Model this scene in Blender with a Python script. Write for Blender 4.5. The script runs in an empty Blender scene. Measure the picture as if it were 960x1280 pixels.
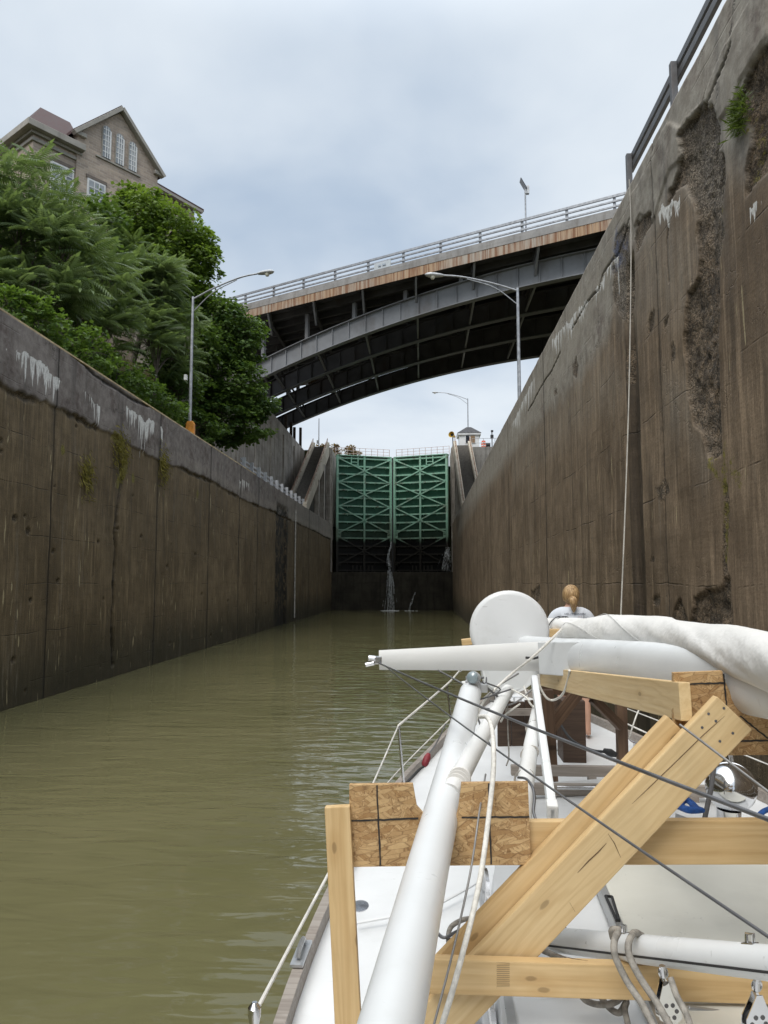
import bpy, bmesh, math, random
import numpy as np
from mathutils import Vector, Matrix
random.seed(7); rng = np.random.default_rng(11)
scene = bpy.context.scene
COL = scene.collection
R = math.radians

# ------------------------------------------------------------------ camera
FPX = 924.0
CAM = Vector((0.0, 0.0, 3.13))
PITCH = math.atan(88 / FPX)
YAW = math.atan(47 * math.cos(PITCH) / FPX)
sY, cY, sP, cP = math.sin(YAW), math.cos(YAW), math.sin(PITCH), math.cos(PITCH)
FWD = Vector((-sY * cP, cY * cP, sP)); RGT = Vector((cY, sY, 0)); UPV = Vector((sY * sP, -cY * sP, cP))
cam = bpy.data.cameras.new("camera"); camo = bpy.data.objects.new("camera", cam); COL.objects.link(camo)
cam.sensor_fit = 'VERTICAL'; cam.sensor_height = 36.0; cam.lens = FPX / 1280 * 36.0
cam.clip_start = 0.05; cam.clip_end = 9000
camo.matrix_world = Matrix(((RGT.x, UPV.x, -FWD.x, CAM.x), (RGT.y, UPV.y, -FWD.y, CAM.y), (RGT.z, UPV.z, -FWD.z, CAM.z), (0, 0, 0, 1)))
scene.camera = camo

def ray(px, py):
    return FWD + RGT * ((px - 480) / FPX) + UPV * ((640 - py) / FPX)
def W(px, py, Y):                      # world point seen at a photo pixel at distance Y along the lock
    d = ray(px, py); return CAM + d * (Y / d.y)
def onX(px, py, X):
    d = ray(px, py); return CAM + d * (X / d.x)
def onZ(px, py, Z):
    d = ray(px, py); return CAM + d * ((Z - CAM.z) / d.z)

XL, XR, ZW = -10.25, 3.50, 9.73        # lock wall faces and their top
YG = 84.0                              # upstream end of the chamber
ZU = 18.4                              # upper level

# ------------------------------------------------------------------ object helpers
def world_of(o):
    m = o.matrix_basis.copy()
    while o.parent is not None:
        o = o.parent; m = o.matrix_basis @ m
    return m
def link(o, parent=None, M=None):
    M = M or Matrix.Identity(4)
    COL.objects.link(o)
    if parent is not None:
        o.parent = parent; o.matrix_parent_inverse = Matrix.Identity(4)
        o.matrix_basis = world_of(parent).inverted() @ M
    else:
        o.matrix_basis = M
    return o
def tag(o, label=None, cat=None, group=None, kind=None):
    if label: o['label'] = label
    if cat: o['category'] = cat
    if group: o['group'] = group
    if kind: o['kind'] = kind
    return o
def thing(name, label, cat, loc=(0, 0, 0), group=None):
    o = bpy.data.objects.new(name, None); o.empty_display_size = .2
    link(o, None, Matrix.Translation(Vector(loc)))
    return tag(o, label, cat, group)
def copy_tree(o, parent=None):
    c = o.copy(); COL.objects.link(c); c.parent = parent
    for ch in list(o.children): copy_tree(ch, c)
    return c

def frame_from(p, q, up=Vector((0, 0, 1))):
    p = Vector(p); q = Vector(q); x = (q - p).normalized()
    if abs(x.dot(up)) > .98: up = Vector((0, 1, 0))
    y = up.cross(x).normalized(); z = x.cross(y)
    return Matrix(((x.x, y.x, z.x, p.x), (x.y, y.y, z.y, p.y), (x.z, y.z, z.z, p.z), (0, 0, 0, 1))), (q - p).length

class MB:
    def __init__(s): s.v = []; s.f = []; s.m = []; s.cm = 0
    def add(s, vs, fs):
        b = len(s.v); s.v += [tuple(v) for v in vs]
        for f in fs: s.f.append([b + i for i in f]); s.m.append(s.cm)
        return s
    def box(s, a, b):                  # corners a<b
        (x0, y0, z0), (x1, y1, z1) = a, b
        return s.add([(x0, y0, z0), (x1, y0, z0), (x1, y1, z0), (x0, y1, z0), (x0, y0, z1), (x1, y0, z1), (x1, y1, z1), (x0, y1, z1)],
                     [(0, 3, 2, 1), (4, 5, 6, 7), (0, 1, 5, 4), (1, 2, 6, 5), (2, 3, 7, 6), (3, 0, 4, 7)])
    def bar(s, p, q, w, h, up=Vector((0, 0, 1))):   # box along p->q, w across (local y), h along local z
        M, L = frame_from(p, q, up)
        vs = [M @ Vector(c) for c in ((0, -w/2, -h/2), (L, -w/2, -h/2), (L, w/2, -h/2), (0, w/2, -h/2), (0, -w/2, h/2), (L, -w/2, h/2), (L, w/2, h/2), (0, w/2, h/2))]
        return s.add(vs, [(0, 3, 2, 1), (4, 5, 6, 7), (0, 1, 5, 4), (1, 2, 6, 5), (2, 3, 7, 6), (3, 0, 4, 7)])
    def tube(s, pts, r, n=8, caps=True):
        pts = [Vector(p) for p in pts]; k = len(pts)
        rs = r if isinstance(r, (list, tuple)) else [r] * k
        t0 = (pts[1] - pts[0]).normalized(); up = Vector((0, 0, 1)) if abs(t0.z) < .9 else Vector((1, 0, 0))
        nrm = (up - t0 * up.dot(t0)).normalized(); vs = []
        for i in range(k):
            t = (pts[min(i + 1, k - 1)] - pts[max(i - 1, 0)]).normalized()
            nrm = (nrm - t * nrm.dot(t)); nrm = nrm.normalized() if nrm.length > 1e-6 else t.orthogonal().normalized()
            b = t.cross(nrm)
            for j in range(n):
                a = 2 * math.pi * j / n
                vs.append(pts[i] + (nrm * math.cos(a) + b * math.sin(a)) * rs[i])
        fs = [(i * n + j, i * n + (j + 1) % n, (i + 1) * n + (j + 1) % n, (i + 1) * n + j) for i in range(k - 1) for j in range(n)]
        if caps: fs += [tuple(reversed(range(n))), tuple(range((k - 1) * n, k * n))]
        return s.add(vs, fs)
    def lathe(s, prof, M=None, n=24):  # prof: (r, z) list, around local z
        M = M or Matrix.Identity(4); vs = []; fs = []
        for (r, z) in prof:
            for j in range(n):
                a = 2 * math.pi * j / n; vs.append(M @ Vector((r * math.cos(a), r * math.sin(a), z)))
        for i in range(len(prof) - 1):
            for j in range(n): fs.append((i * n + j, i * n + (j + 1) % n, (i + 1) * n + (j + 1) % n, (i + 1) * n + j))
        fs += [tuple(reversed(range(n))), tuple(range((len(prof) - 1) * n, len(prof) * n))]
        return s.add(vs, fs)
    def prism(s, poly, vec):           # polygon of 3D points extruded by vec
        poly = [Vector(p) for p in poly]; n = len(poly); vec = Vector(vec)
        return s.add(poly + [p + vec for p in poly], [tuple(reversed(range(n))), tuple(range(n, 2 * n))] + [(i, (i + 1) % n, n + (i + 1) % n, n + i) for i in range(n)])
    def build(s, name, mat, parent=None, smooth=False, bevel=0, M=None, segs=2, angle=35):
        me = bpy.data.meshes.new(name); me.from_pydata(s.v, [], s.f)
        mats = mat if isinstance(mat, (list, tuple)) else [mat]
        for m in mats: me.materials.append(m)
        if len(mats) > 1: me.polygons.foreach_set('material_index', s.m)
        bm = bmesh.new(); bm.from_mesh(me)
        bmesh.ops.recalc_face_normals(bm, faces=bm.faces)
        if bevel:
            es = [e for e in bm.edges if len(e.link_faces) == 2 and e.calc_face_angle(0) > R(30)]
            bmesh.ops.bevel(bm, geom=es, offset=bevel, segments=segs, affect='EDGES', profile=.6, clamp_overlap=True)
        bm.to_mesh(me); bm.free()
        if smooth: smooth_mesh(me, angle)
        o = bpy.data.objects.new(name, me)
        return link(o, parent, M)
def smooth_mesh(me, angle=35):
    me.polygons.foreach_set('use_smooth', [True] * len(me.polygons))
    try: me.set_sharp_from_angle(angle=R(angle))
    except Exception: pass
def catmull(pts, n=6):
    pts = [Vector(p) for p in pts]; P = [pts[0] * 2 - pts[1]] + pts + [pts[-1] * 2 - pts[-2]]; out = []
    for i in range(1, len(P) - 2):
        for k in range(n):
            t = k / n; a, b, c, d = P[i - 1], P[i], P[i + 1], P[i + 2]
            out.append(.5 * ((2 * b) + (c - a) * t + (2 * a - 5 * b + 4 * c - d) * t * t + (3 * b - a - 3 * c + d) * t ** 3))
    out.append(pts[-1]); return out
def np_mesh(name, verts, faces4, mat, parent=None, attrs=None, smooth=False, colors=None, M=None):
    me = bpy.data.meshes.new(name); nv = len(verts); nf, k = faces4.shape
    me.vertices.add(nv); me.vertices.foreach_set('co', np.ascontiguousarray(verts, dtype=np.float32).ravel())
    me.loops.add(nf * k); me.loops.foreach_set('vertex_index', np.ascontiguousarray(faces4, dtype=np.int32).ravel())
    me.polygons.add(nf); me.polygons.foreach_set('loop_start', np.arange(0, nf * k, k, dtype=np.int32))
    try: me.polygons.foreach_set('loop_total', np.full(nf, k, dtype=np.int32))
    except Exception: pass
    me.update(calc_edges=True); me.validate()
    for nm, arr in (attrs or {}).items():
        a = me.attributes.new(nm, 'FLOAT', 'POINT'); a.data.foreach_set('value', np.ascontiguousarray(arr, dtype=np.float32))
    for nm, arr in (colors or {}).items():
        a = me.attributes.new(nm, 'FLOAT_COLOR', 'POINT'); a.data.foreach_set('color', np.ascontiguousarray(arr, dtype=np.float32).ravel())
    for m in (mat if isinstance(mat, (list, tuple)) else [mat]): me.materials.append(m)
    if smooth: me.polygons.foreach_set('use_smooth', [True] * nf)
    return link(bpy.data.objects.new(name, me), parent, M)

# ------------------------------------------------------------------ vector noise
def _hash(ix, iy, iz, seed):
    h = (ix.astype(np.int64) * 374761393 + iy.astype(np.int64) * 668265263 + iz.astype(np.int64) * 2147483647 + seed * 1274126177) & 0xffffffff
    h = ((h ^ (h >> 13)) * 1274126177) & 0xffffffff
    return ((h ^ (h >> 16)) & 0xffff) / 65535.0
def vnoise(x, y, z=None, seed=0):
    x = np.asarray(x, float); y = np.asarray(y, float); z = np.zeros_like(x) if z is None else np.asarray(z, float)
    ix, iy, iz = np.floor(x), np.floor(y), np.floor(z); fx, fy, fz = x - ix, y - iy, z - iz
    fx, fy, fz = (t * t * (3 - 2 * t) for t in (fx, fy, fz)); r = 0
    for a in (0, 1):
        for b in (0, 1):
            for c in (0, 1):
                r = r + _hash(ix + a, iy + b, iz + c, seed) * (fx if a else 1 - fx) * (fy if b else 1 - fy) * (fz if c else 1 - fz)
    return r
def fbm(x, y, seed=0, oct=4, gain=.5):
    r, a, t = 0, 1, 0
    for i in range(oct):
        r = r + a * vnoise(x * 2 ** i, y * 2 ** i, None, seed + i); t += a; a *= gain
    return r / t
def sstep(a, b, x):
    t = np.clip((x - a) / (b - a), 0, 1); return t * t * (3 - 2 * t)
def seg_dist(px, py, poly, closed=False):
    d = np.full(px.shape, 1e9); n = len(poly)
    for i in range(n if closed else n - 1):
        ax, ay = poly[i]; bx, by = poly[(i + 1) % n]; vx, vy = bx - ax, by - ay; L = vx * vx + vy * vy + 1e-12
        t = np.clip(((px - ax) * vx + (py - ay) * vy) / L, 0, 1)
        d = np.minimum(d, np.hypot(px - ax - t * vx, py - ay - t * vy))
    return d
def inside(px, py, poly):
    r = np.zeros(px.shape, bool); n = len(poly)
    for i in range(n):
        ax, ay = poly[i]; bx, by = poly[(i + 1) % n]
        c = ((ay > py) != (by > py)) & (px < (bx - ax) * (py - ay) / ((by - ay) if by != ay else 1e-9) + ax)
        r ^= c
    return r
def sdf(px, py, poly):                 # positive inside
    d = seg_dist(px, py, poly, True); return np.where(inside(px, py, poly), d, -d)

# ------------------------------------------------------------------ material helpers
class NT:
    def __init__(s, name):
        s.m = bpy.data.materials.new(name); s.m.use_nodes = True; s.t = s.m.node_tree; s.n = s.t.nodes; s.n.clear()
        s.out = s.n.new('ShaderNodeOutputMaterial'); s.co = s.n.new('ShaderNodeTexCoord')
        s.P = s.co.outputs['Object']
    def set(s, sock, v):
        if v is None: return
        if isinstance(v, bpy.types.NodeSocket): s.t.links.new(v, sock)
        elif sock.type == 'RGBA' and not isinstance(v, (int, float)): sock.default_value = (*v[:3], 1)
        elif sock.type == 'RGBA': sock.default_value = (v, v, v, 1)
        else: sock.default_value = v
    def map(s, scale=(1, 1, 1), rot=(0, 0, 0), loc=(0, 0, 0), v=None):
        n = s.n.new('ShaderNodeMapping'); s.set(n.inputs['Vector'], v or s.P)
        n.inputs['Scale'].default_value = scale; n.inputs['Rotation'].default_value = rot; n.inputs['Location'].default_value = loc
        return n.outputs[0]
    def noise(s, scale, detail=4, rough=.55, v=None, dist=0, color=False):
        n = s.n.new('ShaderNodeTexNoise'); s.set(n.inputs['Vector'], v or s.P)
        n.inputs['Scale'].default_value = scale; n.inputs['Detail'].default_value = detail; n.inputs['Roughness'].default_value = rough; n.inputs['Distortion'].default_value = dist
        return n.outputs['Color' if color else 'Fac']
    def voro(s, scale, v=None, feat='F1', out='Distance', rnd=1, dim='3D'):
        n = s.n.new('ShaderNodeTexVoronoi'); n.voronoi_dimensions = dim; n.feature = feat; s.set(n.inputs['Vector'], v or s.P); n.inputs['Scale'].default_value = scale
        n.inputs['Randomness'].default_value = rnd
        return n.outputs[out]
    def math(s, op, a, b=0.0, c=None, clamp=False):
        n = s.n.new('ShaderNodeMath'); n.operation = op; n.use_clamp = clamp; s.set(n.inputs[0], a); s.set(n.inputs[1], b)
        if c is not None: s.set(n.inputs[2], c)
        return n.outputs[0]
    def rng(s, v, a, b, lo=0.0, hi=1.0, smooth=True):
        n = s.n.new('ShaderNodeMapRange'); n.interpolation_type = 'SMOOTHSTEP' if smooth else 'LINEAR'
        s.set(n.inputs[0], v); n.inputs[1].default_value = a; n.inputs[2].default_value = b; n.inputs[3].default_value = lo; n.inputs[4].default_value = hi
        return n.outputs[0]
    def mix(s, f, a, b, mode='MIX'):
        n = s.n.new('ShaderNodeMix'); n.data_type = 'RGBA'; n.blend_type = mode
        s.set(n.inputs[0], f); s.set(n.inputs[6], a); s.set(n.inputs[7], b)
        return n.outputs[2]
    def attr(s, name, out='Fac'):
        n = s.n.new('ShaderNodeAttribute'); n.attribute_name = name; return n.outputs[out]
    def sep(s, v):
        n = s.n.new('ShaderNodeSeparateXYZ'); s.set(n.inputs[0], v); return n.outputs
    def sepc(s, v):
        n = s.n.new('ShaderNodeSeparateColor'); s.set(n.inputs[0], v); return n.outputs
    def comb(s, x, y, z):
        n = s.n.new('ShaderNodeCombineXYZ'); s.set(n.inputs[0], x); s.set(n.inputs[1], y); s.set(n.inputs[2], z); return n.outputs[0]
    def bump(s, h, strength=.4, dist=.02, normal=None):
        n = s.n.new('ShaderNodeBump'); n.inputs['Strength'].default_value = strength; n.inputs['Distance'].default_value = dist
        s.set(n.inputs['Height'], h)
        if normal is not None: s.set(n.inputs['Normal'], normal)
        return n.outputs[0]
    def bsdf(s, color, rough=.6, metal=0.0, normal=None, spec=.5, **kw):
        b = s.n.new('ShaderNodeBsdfPrincipled'); s.set(b.inputs['Base Color'], color); s.set(b.inputs['Roughness'], rough); s.set(b.inputs['Metallic'], metal)
        s.set(b.inputs['Specular IOR Level'], spec)
        if normal is not None: s.set(b.inputs['Normal'], normal)
        for k, v in kw.items(): s.set(b.inputs[k], v)
        s.b = b; return b.outputs[0]
    def done(s, shader):
        s.t.links.new(shader, s.out.inputs['Surface']); return s.m

def simple(name, c, rough=.5, metal=0.0, var=.18, vs=6.0, bump=.15, bs=40.0, dirt=None, dirt_amt=.35, spec=.5, bd=.004):
    t = NT(name); n1 = t.noise(vs, 5); n2 = t.noise(bs, 3)
    col = t.mix(t.rng(n1, .3, .7), [x * (1 - var) for x in c], [min(1, x * (1 + var)) for x in c])
    if dirt is not None:
        d = t.noise(vs * .6, 6, .65, v=t.map((1, 1, .35)))
        col = t.mix(t.rng(d, .5, .72, 0, dirt_amt), col, dirt)
    r = t.rng(n1, .3, .7, max(0.02, rough - .08), rough + .08)
    return t.done(t.bsdf(col, r, metal, t.bump(n2, bump, bd), spec))
# ------------------------------------------------------------------ concrete
def concrete_wall_mat(name, c_lo, c_hi, band_lo, band_hi, tint=1.0):
    t = NT(name); P = t.P; xyz = t.sep(P); y, z = xyz[1], xyz[2]
    m1 = t.sepc(t.attr('mask_one', 'Color')); m2 = t.sepc(t.attr('mask_two', 'Color'))
    spall, drip, moss, band = m1[0], m1[1], m1[2], t.attr('band_mask')
    dark, light, blue = m2[0], m2[1], m2[2]
    big = t.noise(.45, 6, .6); mid = t.noise(2.2, 7, .65); fine = t.noise(28, 4, .6); vfine = t.noise(140, 2)
    streak = t.noise(2.6, 6, .62, v=t.map((1, 1, .09))); streak2 = t.noise(7, 5, .65, v=t.map((1, 1, .06), loc=(3, 5, 2)))
    board = t.noise(3.0, 4, .6, v=t.map((.15, .15, 3.2)))
    col = t.mix(t.rng(big, .3, .7), c_lo, c_hi)
    col = t.mix(t.rng(mid, .35, .7, 0, .5), col, [x * .62 for x in c_lo])
    col = t.mix(t.rng(streak, .48, .72, 0, .55), col, [x * .42 for x in c_lo])
    col = t.mix(t.rng(streak2, .52, .68, 0, .55), col, [min(1, x * 1.55) for x in c_hi])
    streak3 = t.noise(19, 4, .65, v=t.map((1, 1, .05), loc=(1, 2, 9))); col = t.mix(t.math('MULTIPLY', t.rng(streak3, .5, .68, 0, .5), t.rng(big, .38, .6)), col, [min(1, x * 1.6) for x in c_hi]); col = t.mix(t.rng(streak3, .48, .33, 0, .45), col, [x * .5 for x in c_lo])
    col = t.mix(t.rng(board, .56, .7, 0, .22), col, [x * .55 for x in c_lo])
    # algae film growing up from the water and tawny wash below
    col = t.mix(t.math('MULTIPLY', t.rng(t.math('ADD', z, t.math('MULTIPLY', mid, 1.2)), 3.2, .9, 0, 1), .75), col, (.021, .023, .012))
    # pour lines: a wavering seam every 1.27 m, broken up along its length
    zz = t.math('ADD', z, t.math('MULTIPLY', t.noise(.8, 3, v=t.map((1, 1, .2))), .16))
    fr = t.math('ABSOLUTE', t.math('SUBTRACT', t.math('FRACT', t.math('DIVIDE', zz, 1.27)), .5))
    seam = t.math('MULTIPLY', t.rng(fr, .012, .003), t.rng(t.noise(.9, 4, .7, v=t.map((1, 1, .5))), .44, .6))
    col = t.mix(t.math('MULTIPLY', seam, .8), col, [x * .25 for x in c_lo])
    # pock marks
    pock = t.rng(t.voro(3.0), .05, .02); pg = t.rng(t.noise(1.3, 3), .5, .62)
    pk = t.math('MULTIPLY', pock, pg); col = t.mix(pk, col, [x * .2 for x in c_lo])
    # coping band
    bcol = t.mix(t.rng(t.noise(3.5, 8, .72), .34, .66), band_lo, band_hi); bcol = t.mix(t.rng(t.noise(1.1, 6, .7, v=t.map(loc=(9, 4, 2))), .52, .66, 0, .7), bcol, [band_lo[0] * .5, band_lo[1] * .38, band_lo[2] * .38])
    bcol = t.mix(t.rng(streak, .5, .7, 0, .65), bcol, [x * .45 for x in band_lo])
    bcol = t.mix(t.rng(big, .5, .75, 0, .5), bcol, [x * 1.35 for x in band_hi])
    wv = t.n.new('ShaderNodeVectorMath'); wv.operation = 'MULTIPLY_ADD'; t.set(wv.inputs[0], t.noise(1.6, 5, .65, color=True)); wv.inputs[1].default_value = (1.1, 1.1, 1.1); t.set(wv.inputs[2], P)
    crk = t.rng(t.voro(.5, v=t.map((1, 1, 1.9), loc=(0, .3, .1), v=wv.outputs[0]), feat='DISTANCE_TO_EDGE'), .013, .0); crk = t.math('MULTIPLY', crk, t.rng(t.noise(.7, 3), .5, .6))
    bcol = t.mix(t.math('MULTIPLY', crk, .75), bcol, [x * .15 for x in band_lo])
    col = t.mix(band, col, bcol)
    # light leached marks: thin vertical ticks of lime
    tick = t.math('MULTIPLY', t.rng(t.noise(2.3, 2, .5, v=t.map((1, 3.2, .42), loc=(0, 1.3, .7))), .685, .72), t.rng(t.noise(9, 2, v=t.map((1, 1, .15))), .42, .5))
    tick = t.math('MULTIPLY', tick, t.math('SUBTRACT', 1.0, band)); col = t.mix(t.math('MULTIPLY', tick, .75), col, (.50, .42, .25))
    tick2 = t.math('MULTIPLY', t.rng(t.noise(1.1, 3, .6, v=t.map((1, 1, .3), loc=(7, 0, 0))), .57, .66), t.rng(t.noise(13, 3, .6, v=t.map((1, 1, .05))), .53, .63))
    col = t.mix(t.math('MULTIPLY', tick2, .42), col, (.24, .21, .165))
    # local light and dark areas
    col = t.mix(t.math('MULTIPLY', light, t.rng(streak2, .3, .7, .25, .85)), col, (.36, .32, .262))
    col = t.mix(t.math('MULTIPLY', dark, .88), col, (.014, .012, .009))
    # broken concrete: aggregate
    agd = t.n.new('ShaderNodeVectorMath'); agd.operation = 'MULTIPLY_ADD'; t.set(agd.inputs[0], t.noise(11, 4, .7, color=True)); agd.inputs[1].default_value = (.09, .09, .09); t.set(agd.inputs[2], P)
    ag = t.math('ADD', t.math('MULTIPLY', t.voro(34, v=agd.outputs[0]), .6), t.math('MULTIPLY', t.voro(75, v=agd.outputs[0]), .5)); agc = t.voro(34, v=agd.outputs[0], out='Color'); agn = t.noise(4, 6, .75)
    sc = t.mix(t.rng(agn, .36, .64), [x * .42 for x in c_lo], [x * 1.35 for x in c_hi])
    sc = t.mix(t.rng(t.sepc(agc)[0], .55, .95, 0, .55), sc, (.22, .185, .14))
    sc = t.mix(t.rng(ag, .42, .75, 0, .7), sc, (.016, .013, .010))
    sc = t.mix(t.math('MULTIPLY', light, 1.0), sc, t.mix(t.rng(ag, .30, .68), t.mix(t.rng(agn, .35, .65), (.30, .25, .185), (.50, .44, .35)), (.09, .072, .055)) if True else t.mix(t.rng(ag, .55, .15), (.10, .08, .06), t.mix(t.rng(agn, .35, .65), (.26, .215, .16), (.46, .40, .32))))
    col = t.mix(spall, col, sc)
    # lime drips
    coln = t.math('ADD', t.math('MULTIPLY', t.noise(1.0, 2, .5, v=t.comb(0.0, t.math('MULTIPLY', y, 3.1), t.math('MULTIPLY', z, .22))), .62), t.math('MULTIPLY', t.noise(1.0, 2, .5, v=t.comb(4.0, t.math('MULTIPLY', y, 11.0), t.math('MULTIPLY', z, .3))), .48))
    dr = t.rng(t.math('SUBTRACT', drip, t.math('SUBTRACT', 1.0, t.math('POWER', t.rng(coln, .40, .76, 0, 1, False), 1.35))), .0, .07)
    dr = t.math('MULTIPLY', dr, t.rng(t.noise(16, 3, .6, v=t.map((1, 1, .3))), .3, .5, .35, 1)); 
    col = t.mix(dr, col, (.74, .73, .70))
    # moss and graffiti remains
    mz = t.rng(t.math('ADD', moss, t.math('SUBTRACT', t.noise(9, 5, .7), .5)), .45, .6)
    col = t.mix(mz, col, t.mix(t.rng(fine, .35, .65), (.07, .062, .012), (.26, .22, .045)))
    col = t.mix(t.math('MULTIPLY', blue, t.rng(t.noise(6, 4, .7), .42, .6, 0, .8)), col, (.13, .16, .27))
    col = t.mix(t.rng(fine, .35, .7, 0, .25), col, (.02, .017, .013)); 
    hgt = t.math('ADD', t.math('MULTIPLY', fine, .35), t.math('MULTIPLY', vfine, .12))
    hgt = t.math('SUBTRACT', hgt, t.math('MULTIPLY', seam, .6)); hgt = t.math('SUBTRACT', hgt, pk); hgt = t.math('ADD', hgt, t.math('MULTIPLY', board, .3))
    hgt = t.math('ADD', hgt, t.math('MULTIPLY', spall, t.math('MULTIPLY', t.math('SUBTRACT', 1.0, ag), 2.4)))
    hgt = t.math('SUBTRACT', hgt, t.math('MULTIPLY', crk, .6))
    return t.done(t.bsdf(col, t.rng(streak, .4, .7, .82, .62), 0, t.bump(hgt, .75, .02), .35))

def axis_samples(lo, hi, k, floor, extra=()):
    ys = [lo]; y = lo
    while y < hi:
        y += max(floor, k * abs(y)); ys.append(min(y, hi))
    ys = [v for v in ys if all(abs(v - e) > .04 for e in extra)]
    for e in extra: ys += [e - .030, e - .016, e + .016, e + .030]
    return np.array(sorted(ys))
def wall_uv(pts, X):                   # photo pixels -> (Y, Z) on the wall face
    return [(lambda w: (w.y, w.z))(onX(px, py, X)) for px, py in pts]

def build_lock_wall(side, X, ys, zs, fields, mat, name, label, thick=1.6, y_all=None):
    Yg, Zg = np.meshgrid(ys, zs, indexing='ij'); y = Yg.ravel(); z = Zg.ravel()
    dep, spall, drip, moss, band, dark, light, blue = fields(y, z)
    s = 1 if side == 'right' else -1
    x = X + s * dep
    V = np.stack([x, y, z], 1); ny, nz = len(ys), len(zs)
    idx = np.arange(ny * nz).reshape(ny, nz)
    a, b, c, d = idx[:-1, :-1].ravel(), idx[1:, :-1].ravel(), idx[1:, 1:].ravel(), idx[:-1, 1:].ravel()
    F = np.stack([a, b, c, d] if s < 0 else [a, d, c, b], 1)
    # the flat crown of the wall: a strip of quads going back from the top row, then the back face
    top = idx[:, -1]; n0 = len(V)
    backt = np.stack([np.full(ny, X + s * thick), ys, np.full(ny, zs[-1])], 1); backb = backt.copy(); backb[:, 2] = -1.5
    V = np.concatenate([V, backt, backb]); i1 = np.arange(ny) + n0; i2 = i1 + ny
    def strip(p, q): return np.stack([p[:-1], p[1:], q[1:], q[:-1]] if s < 0 else [p[:-1], q[:-1], q[1:], p[1:]], 1)
    F = np.concatenate([F, strip(top, i1), strip(i1, i2)])
    z1 = np.zeros(2 * ny); pad = lambda arr, v=0: np.concatenate([arr, np.full(2 * ny, float(v))])
    one = np.ones(len(V))
    o = np_mesh(name, V, F, mat, colors={'mask_one': np.stack([pad(spall), pad(drip), pad(moss), one], 1), 'mask_two': np.stack([pad(dark), pad(light), pad(blue), one], 1)},
                attrs={'band_mask': pad(band, 1)})
    return tag(o, label, 'lock wall')

# ---- right wall
JR = [onX(p, 560, XR).y for p in (829, 681, 635, 612, 595, 584, 576)]
RS = [
 ([(850,163),(866,147),(883,130),(893,133),(900,157),(898,187),(907,203),(908,223),(903,260),(905,287),(898,320),(900,367),(897,420),(898,483),(902,533),(903,569),(887,573),(881,569),(880,550),(873,537),(864,525),(860,494),(858,462),(855,431),(857,400),(858,370),(873,350),(875,320),(870,290),(870,260),(857,233),(846,240),(833,260),(834,240),(846,215),(852,190)], .15),
 ([(985,40),(960,53),(942,83),(930,107),(920,130),(925,143),(937,160),(937,187),(930,213),(930,245),(940,233),(960,213),(990,190)], .16),
 ([(793,300),(795,280),(805,268),(814,265),(815,280),(806,295),(800,310),(795,322)], .07),
 ([(768,300),(778,282),(787,283),(786,330),(785,365),(783,402),(775,392),(765,372),(766,335)], .07),
 ([(862,775),(868,752),(877,742),(889,733),(904,729),(911,722),(914,767),(914,800),(862,800)], .13),
 ([(840,770),(845,754),(851,748),(855,758),(860,776),(858,800),(840,800)], .10),
 ([(815,752),(820,744),(825,746),(825,756),(818,761)], .06),
 ([(811,400),(814,390),(819,386),(818,405),(812,414)], .08),
 ([(831,400),(837,394),(836,402),(832,412)], .08),
 ([(840,432),(843,424),(845,440),(846,450),(840,452)], .04),
 ([(905,602),(909,604),(911,640),(910,680),(911,724),(905,722),(903,660)], .05),
 ([(782,440),(785,425),(786,470),(785,482),(783,480)], .06),
 ([(716,455),(720,445),(723,455),(720,475),(717,470)], .04), ([(693,488),(697,484),(697,492),(693,493)], .03),
 ([(820,607),(831,600),(838,617),(832,624),(823,620)], .03), ([(664,740),(674,730),(676,748),(668,756)], .05), ([(813,700),(817,696),(818,704)], .04),
]
RS = [(wall_uv(p, XR), d) for p, d in RS]
BR = wall_uv([(564,650),(585,634),(614,597),(652,546),(685,515),(722,475),(762,415),(770,350),(790,322),(814,288),(829,267),(850,235),(905,200),(935,210),(960,190)], XR)
PATCH = [wall_uv([(790,240),(800,226),(835,150),(852,157),(850,200),(836,215),(828,240),(816,278),(812,270),(800,268),(793,285),(788,262)], XR),
         wall_uv([(852,155),(883,123),(884,112),(905,60),(960,-40),(960,45),(940,80),(925,105),(918,130),(900,150),(893,131),(883,128)], XR)]
BANDY = np.array([p[0] for p in BR]); BANDZ = np.array([p[1] for p in BR]); o_ = np.argsort(BANDY); BANDY, BANDZ = BANDY[o_], BANDZ[o_]
SLOT0, SLOT1 = onX(801, 560, XR).y, onX(786.5, 560, XR).y
LIGHTR = [(wall_uv([(775,300),(840,270),(872,300),(868,350),(850,400),(820,380),(790,420),(770,400)], XR), .55), (wall_uv([(850,165),(895,140),(905,215),(898,290),(868,255),(856,225)], XR), .95),
          (wall_uv([(830,470),(858,470),(866,530),(880,560),(884,590),(878,600),(862,545),(845,535),(832,545)], XR), .6), (wall_uv([(765,290),(790,285),(785,400),(765,395)], XR), .8),
          (wall_uv([(640,550),(700,500),(760,440),(780,480),(700,560),(640,610)], XR), .45), (wall_uv([(575,640),(610,570),(640,515),(700,400),(765,285),(792,272),(775,330),(735,425),(690,500),(645,565),(600,625),(572,672)], XR), 1.0)]
CRKR = [wall_uv(p, XR) for p in ([(787,272),(771,315),(763,328),(752,345),(748,362),(735,375),(722,398),(714,412)], [(700,440),(690,462),(676,484),(660,515)], [(838,262),(833,300),(836,350)], [(858,163),(880,128),(884,112)], [(915,55),(900,95),(886,128)])]
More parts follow.
